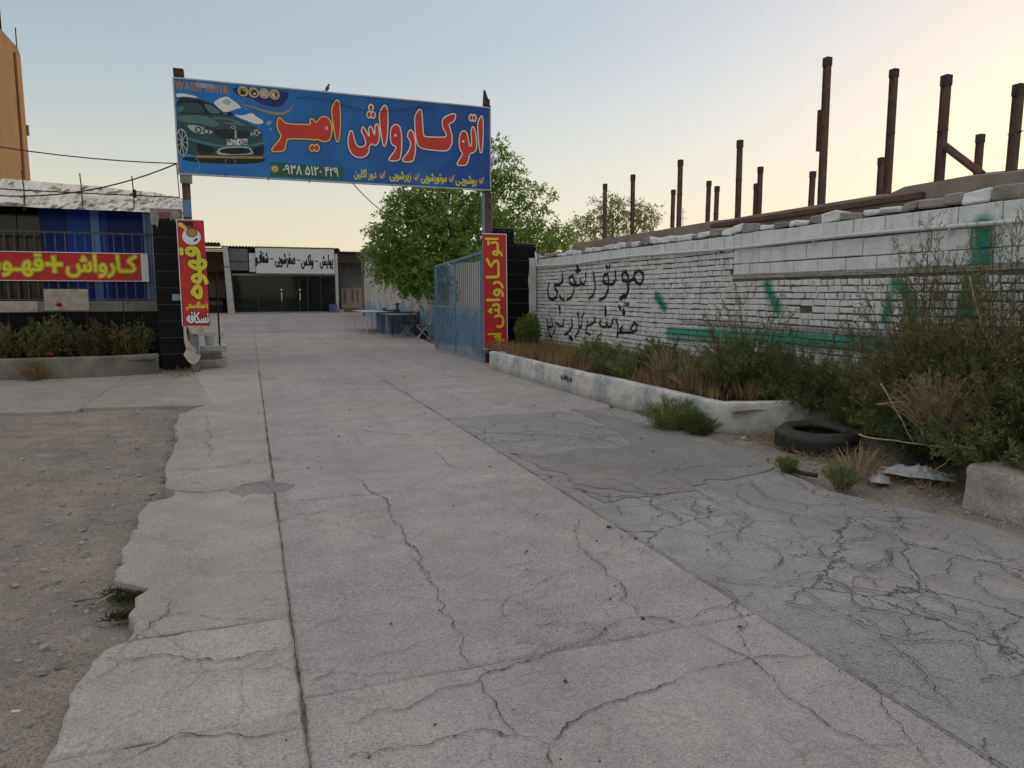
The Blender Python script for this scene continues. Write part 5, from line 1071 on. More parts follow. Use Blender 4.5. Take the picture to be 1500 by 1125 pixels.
sub(box('beam', (-9, SY - .2, sz_(364)), (xl - .62, SY - .05, sz_(361)), M_rustd), shl); sub(box('shelf', (-9, SY + 1.4, sz_(398)), (xl - .5, SY + 2.4, sz_(396.5)), M_rust), shl); sub(box('shelf', (-9, SY + 1.2, sz_(437.5)), (xl - .5, SY + 2.4, sz_(435.5)), M_black), shl)
for px in (303, 316, 329): sub(box('upright', (sx(px), SY + 1.3, SZ), (sx(px) + .06, SY + 1.36, sz_(396)), M_black), shl)
sub(box('cupboard', (-6, SY + 1.5, SZ), (sx(324), SY + 2.3, sz_(440)), mat('grey_machine', (.22, .21, .19), (.15, .14, .13), .6, 3)), shl); sub(box('crate', (-4.4, SY + .8, SZ), (sx(325), SY + 1.4, SZ + .5), M_cloth), shl)
shr = thing('grey_shed', 'open shed with grey and beige walls right of the shop', 'shed', loc=(sx(520), SY + 1, SZ))
sub(box('wall', (sx(496), SY + 1.5, SZ - .1), (12, SY + 1.7, 4.3), M_bgrey), shr); sub(box('lower_door', (sx(497), SY + 1.4, SZ + .15), (sx(534), SY + 1.499, sz_(421)), M_beige), shr); sub(box('plank', (sx(503), SY + 1.1, SZ), (sx(530), SY + 1.39, SZ + .22), M_brownbrick), shr)
corr(sx(492.5), 12, SY - .2, SY + 4, sz_(367.5), sz_(367.5) + .1, 'roof', shr); sub(box('fascia', (sx(493), SY + .0, sz_(384)), (12, SY + .2, sz_(370)), M_rustd), shr)
for px in (509, 520, 528): sub(box('batten', (sx(px), SY + 1.35, SZ + .6), (sx(px) + .05, SY + 1.398, sz_(424)), M_rust), shr)
tag(MB().lathe([(.22, 0), (.27, .5), (.28, .52), (.25, .52), (.24, .45)], 14, (sx(486), SY - .5, gz(SY - .5))).build('plastic_bin', M_bluebin), 'small blue plastic bin at the foot of the shop glass', 'bin')

# ------------------------------------------------------------------ yard wall on the right, half blue
def plaster():
    s = NT('yard_plaster'); z = s.sepz()[2]; y = s.sepz()[1]
    c = s.mix(s.rng(s.noise(.8, 6, .65), .35, .7), (.56, .545, .53), (.38, .345, .31))
    e = s.math('ADD', z, s.math('MULTIPLY', s.noise(.9, 5, .7), -1.9))
    c = s.mix(s.rng(e, .02, .18, 1, 0), c, s.mix(s.rng(s.noise(2, 4), .35, .65), (.17, .30, .46), (.27, .40, .53)))
    st = s.rng(s.noise(1.5, 5, .6, s.pos((1, 2.4, .15))), .56, .72, 0, .6); c = s.mix(st, c, (.26, .19, .14))
    s.bump(s.noise(12, 5), .3, .02); return s.fin(c, .9, 0, .2)
M_plaster = plaster()
yw = thing('yard_wall', 'plastered yard wall with flaking blue dado beneath the tree', 'wall', loc=(6.4, 30, 0))
mb = MB(); n = 40; vs = []
for i in range(n + 1):
    y = 16.0 + 26.5 * i / n; tp = 2.5 + .04 * nz(0, y, .8); vs += [(6.35, y, -.1), (6.35, y, tp), (6.62, y, tp), (6.62, y, -.1)]
mb.add(vs, [(4 * i + k, 4 * i + k + 1, 4 * i + k + 5, 4 * i + k + 4) for i in range(n) for k in range(3)] + [(0, 1, 2, 3), (4 * n, 4 * n + 1, 4 * n + 2, 4 * n + 3)]); sub(mb.build('plaster_face', M_plaster), yw)
for r in range(9):
    for k in range(int(14 - r * 1.2)):
        y = 42.4 - k * .62 - (r % 2) * .3
        if y > 33 + r * .6: sub(box('block', (6.37, y - .6, 2.52 + r * .19), (6.58, y - .012, 2.52 + r * .19 + .175), M_blockp), yw)
sub(box('end_pier', (6.3, 42.4, 0), (6.66, 43, 4.1), M_brownbrick), yw)

# ------------------------------------------------------------------ tables, chairs and washing things
def table(name, label, x0, x1, y0, y1, h, mt, ml, lr=.018, th=.03, tilt=0):
    t = thing(name, label, 'table', loc=((x0 + x1) / 2, (y0 + y1) / 2, 0)); hx, hy = (x1 - x0) / 2, (y1 - y0) / 2
    MB().b2((-hx, -hy, h - th), (hx, hy, h)).build('table_top', mt, t, .006)
    for sx_ in (-1, 1):
        for sy_ in (-1, 1): MB().tube([(sx_ * (hx - .06), sy_ * (hy - .06), 0), (sx_ * (hx - .08), sy_ * (hy - .08), h - th)], lr, 6).build('leg', ml, t)
    return t
table('long_table', 'long pale topped table with thin white legs by the yard wall', 4.2, 5.1, 27.9, 31.6, .86, mat('pale_table_top', (.45, .43, .41), (.35, .33, .31), .5, 3), M_whitem)
table('dark_table', 'dark topped table with black legs beside the red chairs', 4.75, 5.75, 25.6, 27.75, .80, mat('dark_table_top', (.10, .095, .09), (.16, .15, .14), .5, 3), M_black)
cn = thing('washing_counter', 'blue painted masonry washing counter against the yard wall', 'counter', loc=(5.6, 30, 0)); sub(box('base', (5.15, 28.0, 0), (6.33, 31.2, .80), mat('blue_masonry', (.17, .28, .42), (.13, .22, .34), .8, 2)), cn); sub(box('worktop', (5.1, 27.95, .801), (6.33, 31.3, .86), mat('grey_worktop', (.2, .19, .18), (.12, .12, .11), .6, 4)), cn)
tap = thing('bench_vice', 'small metal clamp standing on the washing counter', 'tool', loc=(5.5, 28.3, .86)); MB().b2((-.12, -.08, 0), (.12, .08, .06)).build('base', M_rustd, tap); MB().b2((-.03, -.04, .06), (.07, .04, .34)).build('jaw', M_ledge, tap); MB().tube([(-.14, 0, .28), (.16, 0, .3)], .02, 6).build('screw', M_greybar, tap)
box_ = thing('wash_tray', 'shallow dark tray on the washing counter', 'tray', loc=(5.45, 29.4, .86)); MB().b2((-.25, -.35, 0), (.25, .35, .04)).build('base', M_black, box_); MB().b2((-.25, -.35, .041), (-.23, .35, .12)).build('rim', M_black, box_)
def chair(label, x, y, rz):
    c = thing('chair', label, 'chair', 'red seated metal chairs by the wall', (x, y, 0), rz)   # faces -X
    MB().b2((-.22, -.21, .43), (.2, .21, .49)).build('seat', M_redseat, c, .02)
    b = MB().b2((-.02, -.2, 0), (.02, .2, .30)).build('backrest', mat('grey_mesh_back', (.26, .25, .28), (.18, .18, .2), .6, 6), c, .01)
    b.location = (.235, 0, .56); b.rotation_euler = (0, .22, 0)
    for sy_ in (-1, 1):
        MB().tube([(-.2, .2 * sy_, .43), (.2, .2 * sy_, 0)], .012, 6).build('leg', M_whitem, c); MB().tube([(-.22, .19 * sy_, 0), (.1, .2 * sy_, .42), (.22, .2 * sy_, .5), (.31, .2 * sy_, .9)], .012, 6).build('leg', M_whitem, c)
    MB().tube([(.31, -.2, .9), (.32, 0, .92), (.31, .2, .9)], .012, 6).build('top_rail', M_whitem, c); MB().tube([(-.12, -.2, .13), (-.12, .2, .13)], .01, 5).build('stretcher', M_whitem, c); return c
chair('metal chair with red seat standing next to the dark table', 5.50, 26.3, .1); chair('metal chair with red seat and a black bag beneath it', 5.58, 24.1, -.15)
bg_ = MB(); bg_.lathe([(.02, 0), (.13, .02), (.15, .12), (.12, .24), (.05, .3), (.02, .31)], 12); o = bg_.build('black_bag', M_cloth, None, smooth=True); o.location = (5.62, 24.12, 0); tag(o, 'slumped black bag under the red chair', 'bag')

# ------------------------------------------------------------------ by the left pillar: steps, bucket, post, torn paper
stp = thing('entrance_steps', 'small pale stone steps beside the left gate pillar', 'steps', loc=(-.8, 16.6, 0))
for a, b, m in (((-1.02, 15.95, -.01), (-.52, 16.8, .16), M_stone), ((-1.02, 16.12, .161), (-.62, 16.8, .31), M_ledge), ((-1.02, 16.3, .311), (-.5, 16.95, .44), M_white)): sub(box('step', a, b, m, None, .01), stp)
bk = thing('white_bucket', 'small white bucket on the pale steps by the gate pillar', 'bucket', loc=(-.84, 16.6, .44)); MB().lathe([(.001, 0), (.085, 0), (.105, .2), (.115, .205), (.1, .2), (.08, .02), (.001, .02)], 16).build('pail', M_whitem, bk, smooth=True); MB().tube([(.1 * math.cos(t), .02, .2 + .06 * math.sin(t)) for t in np.linspace(0, math.pi, 9)], .004, 4).build('handle', M_greybar, bk)
tag(MB().tube([(-.63, 16.35, .3), (-.64, 16.35, 1.9)], .018, 6).build('thin_post', M_black), 'thin black pipe upright standing on the pale steps', 'post')
sub(box('blue_band', (-1.125, 15.266, 0), (-.975, 15.2775, .95), mat('grey_blue_paint', (.20, .24, .29), (.14, .16, .2), .6, 6)), pl)
def torn(name, f, nu, nv): o = MB().grid(f, nu, nv).build(name, M_paper); so_ = o.modifiers.new('s', 'SOLIDIFY'); so_.thickness = .004; return sub(o, VL)
torn('torn_paper', lambda u, v: (-1.17 + .30 * u + .06 * v * (1 - u), 15.21 - .04 * v * math.sin(u * 5), .905 - (.17 - .06 * abs(u - .5) + .03 * nz(u * 5, 0, 1)) * v), 8, 5)
torn('torn_paper', lambda u, v: (-1.225 + (.05 + .02 * v + (.20 * max(0, v - .5))) * u + .10 * max(0, v - .55), 15.215 - .05 * math.sin(v * 4 + u), .9 - .56 * v + .05 * u * v), 4, 12)
torn('torn_paper', lambda u, v: (-1.2 + .26 * u - .05 * v, 15.19 - .03 * math.sin(u * 4) - .04 * v, .45 - .20 * v * (.5 + .6 * math.sin(u * 3)) - .12 * u), 8, 6)

# ------------------------------------------------------------------ ochre building on the far left
ob = thing('ochre_building', 'tall ochre rendered building with a steel column stub on its roof', 'building', loc=(-12, 25, 0))
sub(box('wall', (-18, 19.5, -.1), (-7, 29.75, 9.55), M_ochre), ob)
mb = MB(); mb.add([(-7.0, 19.5, 9.551), (-7.0, 29.75, 9.551), (-7.0, 29.75, 9.62), (-7.0, 29.5, 9.82), (-7.0, 27, 9.84), (-7, 19.5, 9.9), (-7.3, 19.5, 9.551), (-7.3, 29.75, 9.551), (-7.3, 29.75, 9.62), (-7.3, 29.5, 9.82), (-7.3, 27, 9.84), (-7.3, 19.5, 9.9)], [(0, 1, 2, 3, 4, 5), (11, 10, 9, 8, 7, 6)] + [(i, (i + 1) % 6, (i + 1) % 6 + 6, i + 6) for i in range(6)]); sub(mb.build('parapet', M_ochre), ob)
sub(MB().tube([(-6.97, 28.95, 9.5), (-6.965, 28.9, 7), (-6.975, 28.8, 4), (-6.97, 28.8, 0)], .045, 6).build('drain_pipe', mat('ochre_pipe', (.22, .13, .07), (.18, .1, .06), .8, 3)), ob)
mb = MB(); ibeam(mb, -7.3, 28.4, 9.4, 13.5, .22, .2); sub(mb.build('column_stub', M_rustd), ob); sub(MB().tube([(-7.05, 29.6, 9.6), (-7.05, 29.62, 10.5)], .02, 5).build('rebar_stub', M_rustd), ob); sub(box('patch_ledge', (-7.0, 29.72, 7.0), (-6.93, 29.8, 7.35), M_ochre), ob)

# ------------------------------------------------------------------ trees
def foliage_blobs(blobs, twigs, per, tl, ll, lw, rs, droop=.35):
    C, D = [], []
    T = []
    for (c, r, dens) in blobs:
        c = np.array(c, float); r = np.array(r if np.ndim(r) else (r, r, r), float); n = int(twigs * dens)
        for _ in range(n):
            d = rs.normal(size=3); d /= np.linalg.norm(d); rad = rs.uniform(.45, 1.08) ** .6
            s = c + d * r * rad * (1 + .25 * nz(d[0] * 2 + c[0], d[1] * 2, 1, d[2] * 2))
            t = d * .8 + rs.normal(size=3) * .45 - np.array([0, 0, droop]); t /= np.linalg.norm(t); L = tl * rs.uniform(.6, 1.3)
            T.append((s, s + t * L))
            for k in range(per):
                f = (k + .5) / per; sd = 1 if k % 2 else -1
                q = np.cross(t, rs.normal(size=3)); q /= np.linalg.norm(q) + 1e-9
                C.append(s + t * L * f - np.array([0, 0, .12 * L * f * f])); D.append(t * .55 + q * .8 * sd - np.array([0, 0, .25]))
    return leaves(C, D, ll, lw, rs), T
def make_tree(name, label, base, trunk_top, blobs, twigs, per, tl, ll, lw, m, seed, r0=.16, cat='tree'):
    rs_ = np.random.RandomState(seed); t = thing(name, label, cat, loc=base)
    Q, T = foliage_blobs(blobs, twigs, per, tl, ll, lw, rs_)
    sub(link('crown', quads_mesh('crown', Q), m), t)
    mb = MB(); b, tt = Vector(base), Vector(trunk_top)
    mb.tube([b - Vector((0, 0, .1)), b.lerp(tt, .35) + Vector((.08, 0, 0)), b.lerp(tt, .7) - Vector((.06, .03, 0)), tt], [r0 * 1.3, r0, r0 * .85, r0 * .7], 9); sub(mb.build('trunk', M_bark, smooth=True), t)
    for c, r, d in blobs:
        c = Vector(c); s = b.lerp(tt, rs_.uniform(.7, 1)); mid = s.lerp(c, .5) + Vector((0, 0, .25)) + Vector(rs_.normal(size=3) * .12)
        sub(MB().tube([s, mid, c], [r0 * .45, r0 * .28, r0 * .1], 6).build('limb', M_bark, smooth=True), t)
    mb = MB()
    for s, e in T[::5]: mb.add([s, s + np.array([.008, 0, .008]), e], [(0, 1, 2)])
    o = sub(mb.build('twigs', M_bark, fix=False), t); o['kind'] = 'stuff'; return t
def tb(px, py, Y, r, d=1.): return (tuple(PY(px, py, Y)), r, d)
make_tree('ash_tree', 'leafy green tree overhanging the yard wall behind the gate', (7.3, 25.5, 0), (7.2, 25.6, 3.4),
          [tb(600, 330, 25.5, 1.0), tb(645, 305, 26, 1.15), tb(690, 330, 25.5, 1.1), tb(640, 360, 25, 1.05), tb(588, 385, 25, .75, .8), tb(572, 355, 25.5, .7, .7), tb(670, 385, 24.5, .85), tb(615, 400, 24.2, .55, .6), tb(700, 390, 23.6, .75, .8), tb(690, 280, 26.5, 1.0), tb(615, 290, 26, .8, .8), tb(720, 350, 25, 1.0), tb(735, 300, 26.5, .9, .34), tb(765, 320, 26.5, .8, .3), tb(728, 250, 26.5, .7, .35), tb(722, 218, 26.5, .4, .2), tb(785, 290, 26.5, .5, .25), tb(752, 265, 26.5, .5, .22), tb(785, 350, 27, .6, .3), tb(560, 385, 25, .4, .25), tb(650, 415, 23.8, .35, .25), tb(690, 425, 22.5, .4, .3), tb(745, 355, 27, .9, .6), tb(590, 310, 26, .4, .25)],
          210, 11, .5, .18, .065, M_leaf, 4)
make_tree('low_tree', 'pale olive tree behind the far end of the white wall', (15.6, 30, 0), (16, 30, 3.6),
          [tb(905, 322, 30, 1.2, .8), tb(875, 335, 30, .9, .7), tb(935, 325, 30, .9, .6), tb(898, 308, 30, .5, .35), tb(850, 350, 30, .8, .5), tb(945, 318, 30, .45, .25)], 190, 9, .45, .18, .055, M_leaf2, 8)
make_tree('low_tree', 'small green sapling peeping over the wall beside the tiled pillar', (9.5, 26, 0), (9.6, 26, 2.6),
          [tb(800, 355, 26, .6, .6), tb(820, 352, 26, .5, .5), tb(775, 360, 25, .6, .6), tb(835, 365, 27, .6, .5)], 150, 9, .45, .18, .06, M_leaf, 12, .08)

# ------------------------------------------------------------------ weeds, bushes, litter
def bush_parts(seed, h, r, nst, nb, nl, ll, lw, up=.55, bare=.12, stem_r=.006, spread=.3, tall=1.):
    rs_ = np.random.RandomState(seed); C, D, mb = [], [], MB()
    for i in range(nst):
        a = rs_.uniform(0, 2 * math.pi); q = math.sqrt(rs_.uniform(0, 1)); tip = np.array([r * q * math.cos(a), r * q * math.sin(a), h * (rs_.uniform(.6, 1.0) if (tt := rs_.uniform() < tall) else rs_.uniform(.28, .58)) * (1 - .45 * q * q)])
        b = np.array([spread * r * q * math.cos(a) + rs_.normal() * .02, spread * r * q * math.sin(a) + rs_.normal() * .02, -.05]); mid = b * .45 + tip * .55 + np.array([-tip[0] * .18, -tip[1] * .18, h * .08]) + rs_.normal(size=3) * .03 * h
        f = lambda t: b * (1 - t) ** 2 + mid * 2 * t * (1 - t) + tip * t * t
        mb.tube([f(t) for t in (0, .3, .6, .85, 1)], [stem_r, stem_r * .8, stem_r * .6, stem_r * .4, stem_r * .2], 3, False)
        for k in range(nb):
            t = rs_.uniform(.12, .98); s = f(t); tg = f(min(1, t + .05)) - f(t - .05); tg /= np.linalg.norm(tg) + 1e-9
            d = tg * up + rs_.normal(size=3) * .5 + np.array([math.cos(a) * .25, math.sin(a) * .25, .2]); d /= np.linalg.norm(d); L = h * rs_.uniform(.07, .17) * (1.15 - .6 * t)
            if k % 3 == 0 or (tall < 1 and tt): mb.tube([s, s + d * L], [stem_r * .4, stem_r * .15], 3, False)
            n = int(nl * ((1 if t < 1 - bare else .35) if tall == 1 or not tt or t < .42 else .3)); u = rs_.uniform(.05, 1, n)
            C.append(s + d * L * u[:, None] + rs_.normal(size=(n, 3)) * .006); D.append(d * .7 + rs_.normal(size=(n, 3)) * .55 + np.array([0, 0, .25]))
    return quads_mesh('foliage', leaves(np.concatenate(C), np.concatenate(D), ll, lw, rs_)), mb.mesh('stems', fix=False)
def put_bush(name, label, loc, parts, ml, ms, rz=0, sc_=1., cat='bush', group=None, szz=None):
    t = thing(name, label, cat, group, loc, rz); t.scale = (sc_, sc_, szz or sc_)
    for nm, me, m in (('foliage', parts[0], ml), ('stems', parts[1], ms)):
        o = bpy.data.objects.new(nm, me); COL.objects.link(o); o.parent = t
        if not me.materials: me.materials.append(m)
        if m is not me.materials[0]:
            o.material_slots[0].link = 'OBJECT'; o.material_slots[0].material = m
        o['kind'] = 'stuff'
    return t
BA = bush_parts(1, 1.5, .8, 120, 22, 14, .05, .0095, .8, .16, tall=.22); BB = bush_parts(2, 1.9, .8, 130, 25, 14, .055, .0095, .8, .2, tall=.3); BC = bush_parts(3, 1.2, .8, 130, 20, 14, .05, .0095, .7, .1, tall=.25)
for lb, x, y, z, P, ml, rz, s_, sz in (
        ('dark feathery bush growing from the planter bed under the green paint band', 5.62, 7.05, .28, BA, M_tam, .3, .95, 1.0), ('dark bush against the wall behind the corner of the painted kerb', 5.85, 6.3, .22, BC, M_tam, 1.2, .8, .85),
        ('olive bush at the wall inside the corner of the painted kerb', 5.75, 6.55, .25, BC, M_tam2, 2.2, .6, .7), ('tall bush with twiggy top in front of the green arc on the wall', 5.95, 5.75, .15, BA, M_tam, .9, .62, .85),
        ('low dark bush between the wall and the old tyre', 5.9, 5.35, .1, BC, M_tam, 2.9, .68, .8), ('tall olive bush with a pale bare stick leaning through it', 5.75, 4.75, .15, BB, M_tam2, 2.1, 1.0, 1.12),
        ('spreading dark bush above the dry twigs and litter', 5.6, 4.5, .12, BC, M_tam, .5, .9, .95), ('big olive bush beside the pale concrete kerb end', 5.75, 3.95, .15, BB, M_tam2, 4.0, 1.0, 1.15),
        ('low dark bush overhanging the pale concrete kerb end', 5.3, 3.62, .15, BC, M_tam, 4.4, .85, .85), ('dense olive bush in the bed behind the pale concrete kerb end', 5.7, 3.25, .25, BA, M_tam2, 5.2, 1.05, 1.2), ('last dark bush along the whitewashed wall', 5.75, 2.5, .25, BB, M_tam, 1.7, 1.0, 1.0)):
    put_bush('wild_bush', lb, (x, y, z), P, ml, M_stem, rz, s_, szz=sz)
BW = bush_parts(5, .6, .4, 60, 16, 12, .04, .008, .6, .05, .004); BD = bush_parts(6, .6, .4, 70, 14, 9, .03, .005, .6, .3, .004)
for lb, x, y, P, ml, s_ in (('pale green weed clump in the planter bed below the small graffiti', 5.25, 10.5, BW, M_weed, 1.05), ('pale green weed clump beside the first one in the planter bed', 5.2, 9.7, BW, M_weed, .95), ('yellow-green weed close to the kerb in the middle of the bed', 5.05, 9.0, BW, M_weed, .75), ('olive weed between the pale clumps and the dark bush', 5.5, 8.7, BW, M_tam2, 1.2), ('brown dried weed beside the dark feathery bush', 5.25, 8.1, BD, M_tumble, 1.2), ('dry brown weed at the wall behind the pale clumps', 5.9, 9.5, BD, M_tumble, 1.1), ('brown dried weed near the kerb corner', 5.1, 7.3, BD, M_straw, .95), ('olive weed at the foot of the dark feathery bush', 5.25, 7.6, BW, M_tam2, 1.0), ('dry brown weed under the big graffiti', 5.8, 11.2, BD, M_tumble, .9)):
    put_bush('weed_clump', lb, (x, y, .28), P, ml, M_drystem if P is BD else M_stem, U(0, 6), s_, 'weed')
BG = bush_parts(9, .42, .46, 130, 10, 8, .045, .005, .7, .15, .003, .25)
put_bush('weed_clump', 'bright green weed sprawling at the foot of the painted kerb', (4.44, 6.85, -.01), BG, M_weed, M_stem, 0, .95, 'weed', szz=1.0); put_bush('weed_clump', 'small green weed trailing round the kerb corner', (4.55, 6.45, -.01), BG, leaf_mat('mid_green_weed', (.08, .12, .035), (.11, .14, .05)), M_stem, 2, .62, 'weed')
put_bush('weed_clump', 'yellow-green tuft beside the littered plastic', (4.3, 4.2, .0), BW, M_weed, M_stem, 1, .42, 'weed', szz=.36); put_bush('weed_clump', 'tiny green tuft near the short black hose', (4.28, 4.78, -.01), BW, M_weed, M_stem, 3, .3, 'weed', szz=.3)
put_bush('tumbleweed', 'dry pinkish-brown tumbleweed caught in the bushes', (5.1, 4.05, .42), bush_parts(11, .55, .42, 90, 16, 9, .025, .005, .4, .0, .003, .2), M_tumble, M_drystem, 0, 1, 'weed')
put_bush('dry_weed', 'small dry straw-coloured weed near the littered plastic', (4.62, 4.35, .02), bush_parts(12, .32, .26, 45, 8, 5, .02, .004, .6, .3, .003), M_straw, M_drystem, 0, 1, 'weed')
put_bush('dwarf_conifer', 'small upright evergreen shrub beside the tiled pillar', (5.72, 14.55, .28), bush_parts(14, .92, .28, 110, 20, 13, .05, .012, 1.1, .0, .005, .5), M_con, M_stem, 0, 1, 'shrub')
# dry grass in the bed and at the edges
rs = np.random.RandomState(21); C, D = [], []
for _ in range(9000):
    y = rs.uniform(6.5, 14.9); x = rs.uniform(4.86, 6.25)
    if nz(x, y, .9, 4) < -.25 and y < 11: continue
    C.append((x, y, .27)); D.append((rs.normal() * .28, rs.normal() * .28, 1))
Q = leaves(C, D, .26, .011, rs)
tag(link('dry_grass', quads_mesh('dry_grass', Q), M_straw), 'dry straw-coloured grass filling the planter bed', 'grass', kind='stuff')
C, D = [], []
for _ in range(1800):
    y = rs.uniform(3.65, 6.0); x = 4.72 + abs(rs.normal()) * .5; C.append((x, y, ground_z(x, y) + .01)); D.append((rs.normal() * .7, rs.normal() * .7, .45))
tag(link('dry_litter', quads_mesh('dry_litter', leaves(C, D, .14, .006, rs)), M_straw), 'fallen dry stems and grass around the tyre and litter', 'dry grass', kind='stuff')
C, D = [], []
for px, py, n, w in ((195, 862, 420, .07), (190, 888, 300, .055), (208, 862, 200, .04), (178, 854, 120, .05), (245, 700, 30, .08), (258, 640, 14, .05), (262, 612, 14, .05), (225, 725, 16, .08)):
    g = G(px, py)
    for _ in range(n): C.append((g[0] + rs.normal() * w * .6 - .03, g[1] + rs.normal() * w * .5, -.05)); D.append((rs.normal() * .6, rs.normal() * .6, .3))
tag(link('edge_grass', quads_mesh('edge_grass', leaves(C, D, .045, .006, rs)), leaf_mat('dull_moss', (.05, .055, .022), (.08, .075, .035))), 'dull green tufts in the broken edge of the driveway', 'grass', kind='stuff')
# sticks
def stick(label, pts, r=.008, m=M_drystem, name='dry_stick'):
    q = [Vector(p) for p in pts]; r = r * .72; pts = [q[0]]
    for a, b in zip(q, q[1:]):
        for k in range(1, 5): pts.append(a.lerp(b, k / 4) + (Vector((U(-1, 1), U(-1, 1), U(-1, 1))) * (b - a).length * .035 if k < 4 else Vector((0, 0, 0))))
    n = len(pts); o = MB().tube(pts, [r * (1 - .6 * i / (n - 1)) for i in range(n)], 5).build(name, m); return tag(o, label, 'stick')
def sxp(X, *p): return [tuple(PX(a, b, X)) for a, b in p]
stick('long pale bare stick lying level over the dry weeds', sxp(4.85, (1258, 636), (1310, 645), (1370, 653), (1430, 657)), .009); stick('pale stick slanting down through the dark bush behind the litter', sxp(4.95, (1290, 562), (1315, 605), (1340, 650)), .007); stick('arched dry stem over the littered plastic', sxp(5.0, (1285, 592), (1320, 588), (1360, 605), (1400, 632), (1440, 655)), .007)
stick('thin dry stem rising from the litter', sxp(4.9, (1370, 688), (1395, 670), (1410, 640)), .006); stick('pale bare branch leaning in the tall olive bush', [tuple(PX(a, b, 5.55)) for a, b in ((1420, 405), (1428, 440), (1440, 480), (1450, 500), (1455, 540))], .012)
stick('short pale stick on the bare earth near the driveway edge', [tuple(G(140, 884, -.03)), tuple(G(170, 868, -.03))], .006); stick('dark twig on the bare earth near the driveway edge', [tuple(G(108, 882, -.03)), tuple(G(150, 875, -.03))], .006, M_stem); stick('bent pale twig lying on the bare earth', [tuple(G(27, 995, -.03)), tuple(G(38, 985, -.02)), tuple(G(52, 982, -.03))], .004); stick('forked dry branch lying along the planter foot', [tuple(G(62, 557, .02)), tuple(G(85, 557, .03)), tuple(G(105, 556, .02)), tuple(G(112, 550, .06))], .012)
tag(MB().tube([tuple(G(17, 1042, -.035)), tuple(G(30, 1041, -.035))], .004, 6).build('cigarette_end', M_wht), 'white cigarette end on the bare earth', 'litter')
# tyre
ty = thing('old_tyre', 'worn black car tyre lying flat by the kerb corner', 'tyre', loc=(5.13, 5.36, .0)); ty.rotation_euler = (.03, -.05, .4)
prof = [(.215, .03), (.225, .005), (.27, -.005), (.34, .01), (.372, .035), (.378, .06), (.378, .165), (.37, .19), (.335, .215), (.28, .225), (.235, .218), (.215, .195), (.225, .17), (.29, .16), (.345, .15), (.345, .07), (.29, .06), (.225, .055), (.215, .03)]
casing = MB().lathe(prof, 48).build('casing', M_rubber, ty, smooth=True)
mb = MB()
for k in range(64):
    a = 2 * math.pi * (k + .5) / 64
    for zz in (.068, .112, .156): mb.box((.379 * math.cos(a), .379 * math.sin(a), zz), (.010, .028, .034), a)
o = mb.build('tread', M_rubber, casing); o['kind'] = 'stuff'
MB().lathe([(.262, .2265), (.266, .231), (.272, .2265)], 48).build('sidewall_rib', M_rubber, casing, smooth=True); MB().lathe([(.322, .220), (.326, .225), (.331, .217)], 48).build('sidewall_rib', M_rubber, casing, smooth=True)
# plastic and other litter
def crumple(label, loc, sx_, sy_, h, seed, m, name='plastic_bag', cat='litter'):
    mb = MB()
    def f(u, v):
        a, b = u - .5, v - .5; e = 1 - min(1, 2.0 * math.hypot(a, b)); n1 = nz(u * 3 + seed, v * 3, 1.3); n2 = abs(nz(u * 6, v * 6 + seed, 1.6, 3))
        return (a * sx_ * (1 + .35 * nz(v * 2, seed, 1.7)), b * sy_ * (1 + .35 * nz(u * 2, seed + 4, 1.7)), max(.004, h * (max(0, e) ** .6) * (.45 + .8 * n2 + .4 * n1)))
    mb.grid(f, 26, 20); o = mb.build(name, m); o.location = loc; o.rotation_euler = (0, 0, seed); return tag(o, label, cat)
crumple('crumpled grey-white plastic bag among dry twigs', (4.98, 4.12, .07), .5, .28, .11, 2.2, M_bag); crumple('small scrap of grey plastic beside the yellow-green tuft', (4.66, 4.18, .03), .2, .14, .09, 4.0, M_bag, 'plastic_scrap'); crumple('dark rag tucked in the white plastic bag', (5.05, 4.2, .13), .2, .15, .12, 1.0, M_cloth, 'rag')
hs = G(1178, 697); tag(MB().tube([tuple(G(1156, 690) + np.array([0, 0, .02])), tuple(G(1176, 697) + np.array([0, 0, .022])), tuple(G(1197, 700) + np.array([0, 0, .02]))], .02, 8).build('hose_piece', M_black), 'short black length of hose lying on the concrete', 'hose')
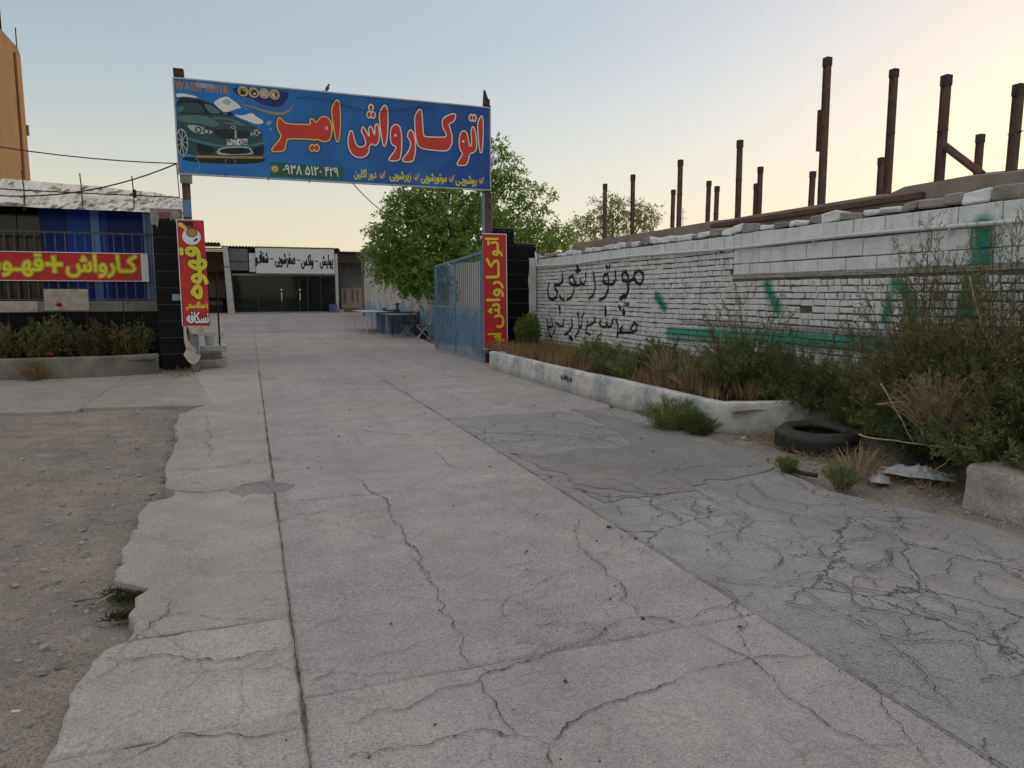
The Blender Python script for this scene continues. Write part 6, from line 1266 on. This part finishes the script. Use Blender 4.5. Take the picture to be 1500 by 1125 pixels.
# roses and weeds by the cabin
BR = bush_parts(31, .95, .42, 34, 15, 8, .045, .022, .6, .1, .005, .5); BR2 = bush_parts(32, .8, .45, 40, 14, 9, .045, .02, .6, .1, .005, .5)
for lb, x, y, P, s_, ml in (('rose bush with a pink bloom at its top under the stone slab', -3.45, 15.7, BR, 1.08, M_rose), ('thin rose bush at the right end of the curved planter', -2.15, 15.72, BR, .9, M_rose), ('dry brownish rose bush in the middle of the curved planter', -2.85, 15.62, BR2, 1.0, leaf_mat('rose_dry', (.15, .12, .06), (.19, .14, .08), (.08, .065, .03))), ('bushy rose with a pink bloom low down in the planter', -3.75, 15.55, BR2, 1.0, M_rose), ('leafy rose bush at the far end of the curved planter', -4.3, 15.6, BR, .95, M_rose), ('low green shrub at the frame end of the curved planter', -4.85, 15.5, BR2, .85, leaf_mat('bluegreen_leaf', (.08, .12, .07), (.12, .15, .10))), ('sparse rose bush between the brownish one and the thin one', -2.5, 15.8, BR, .85, M_rose)):
    b = put_bush('rose_bush', lb, (x, y, .3), P, ml, M_stem, U(0, 6), s_)
    b['rose'] = 1; del b['rose']
def rose(label, px, py, Y, r):
    p = PY(px, py, Y); o = MB(); rs_ = np.random.RandomState(int(px)); t = thing('rose_bloom', label, 'flower', loc=tuple(p))
    C, D = [], []
    for k in range(34):
        d = rs_.normal(size=3); d /= np.linalg.norm(d); d[2] = abs(d[2]) * .8 - .2; C.append(-d * r * .1); D.append(d)
    link('petals', quads_mesh('petals', leaves(C, D, r * 1.15, r * .8, rs_, .3)), M_pink, t); MB().tube([(0, 0, -.28), (.01, 0, -.1), (0, 0, 0)], .005, 4).build('stalk', M_stem, t)
rose('pink rose bloom in front of the stone slab', 86, 447, 15.6, .07); rose('pale pink rose bloom above the middle of the planter', 82, 485, 15.45, .055); rose('small red rose bloom at the right of the planter', 168, 494, 15.55, .05); rose('reddish rose bloom low behind the planter rim', 72, 519, 15.3, .05)
C, D = [], []
for px, py, n, w in ((255, 541, 60, .10), (275, 545, 60, .16), (308, 541, 50, .10), (320, 528, 20, .06), (262, 552, 30, .1), (240, 548, 25, .08)):
    g = G(px, py)
    for _ in range(n): C.append((g[0] + rs.normal() * w, g[1] + rs.normal() * w * .5, 0)); D.append((rs.normal() * .6, rs.normal() * .6, .8))
tag(link('base_weeds', quads_mesh('base_weeds', leaves(C, D, .14, .014, rs)), M_tam2), 'sparse weeds growing at the foot of the black tiled pillar', 'weeds', kind='stuff')
put_bush('dry_weed', 'straw-coloured dry tuft leaning on the curved planter', (-3.65, 14.72, 0), bush_parts(40, .42, .28, 60, 9, 8, .04, .007, .6, .1, .003), M_straw, M_drystem, 0, 1, 'weed')
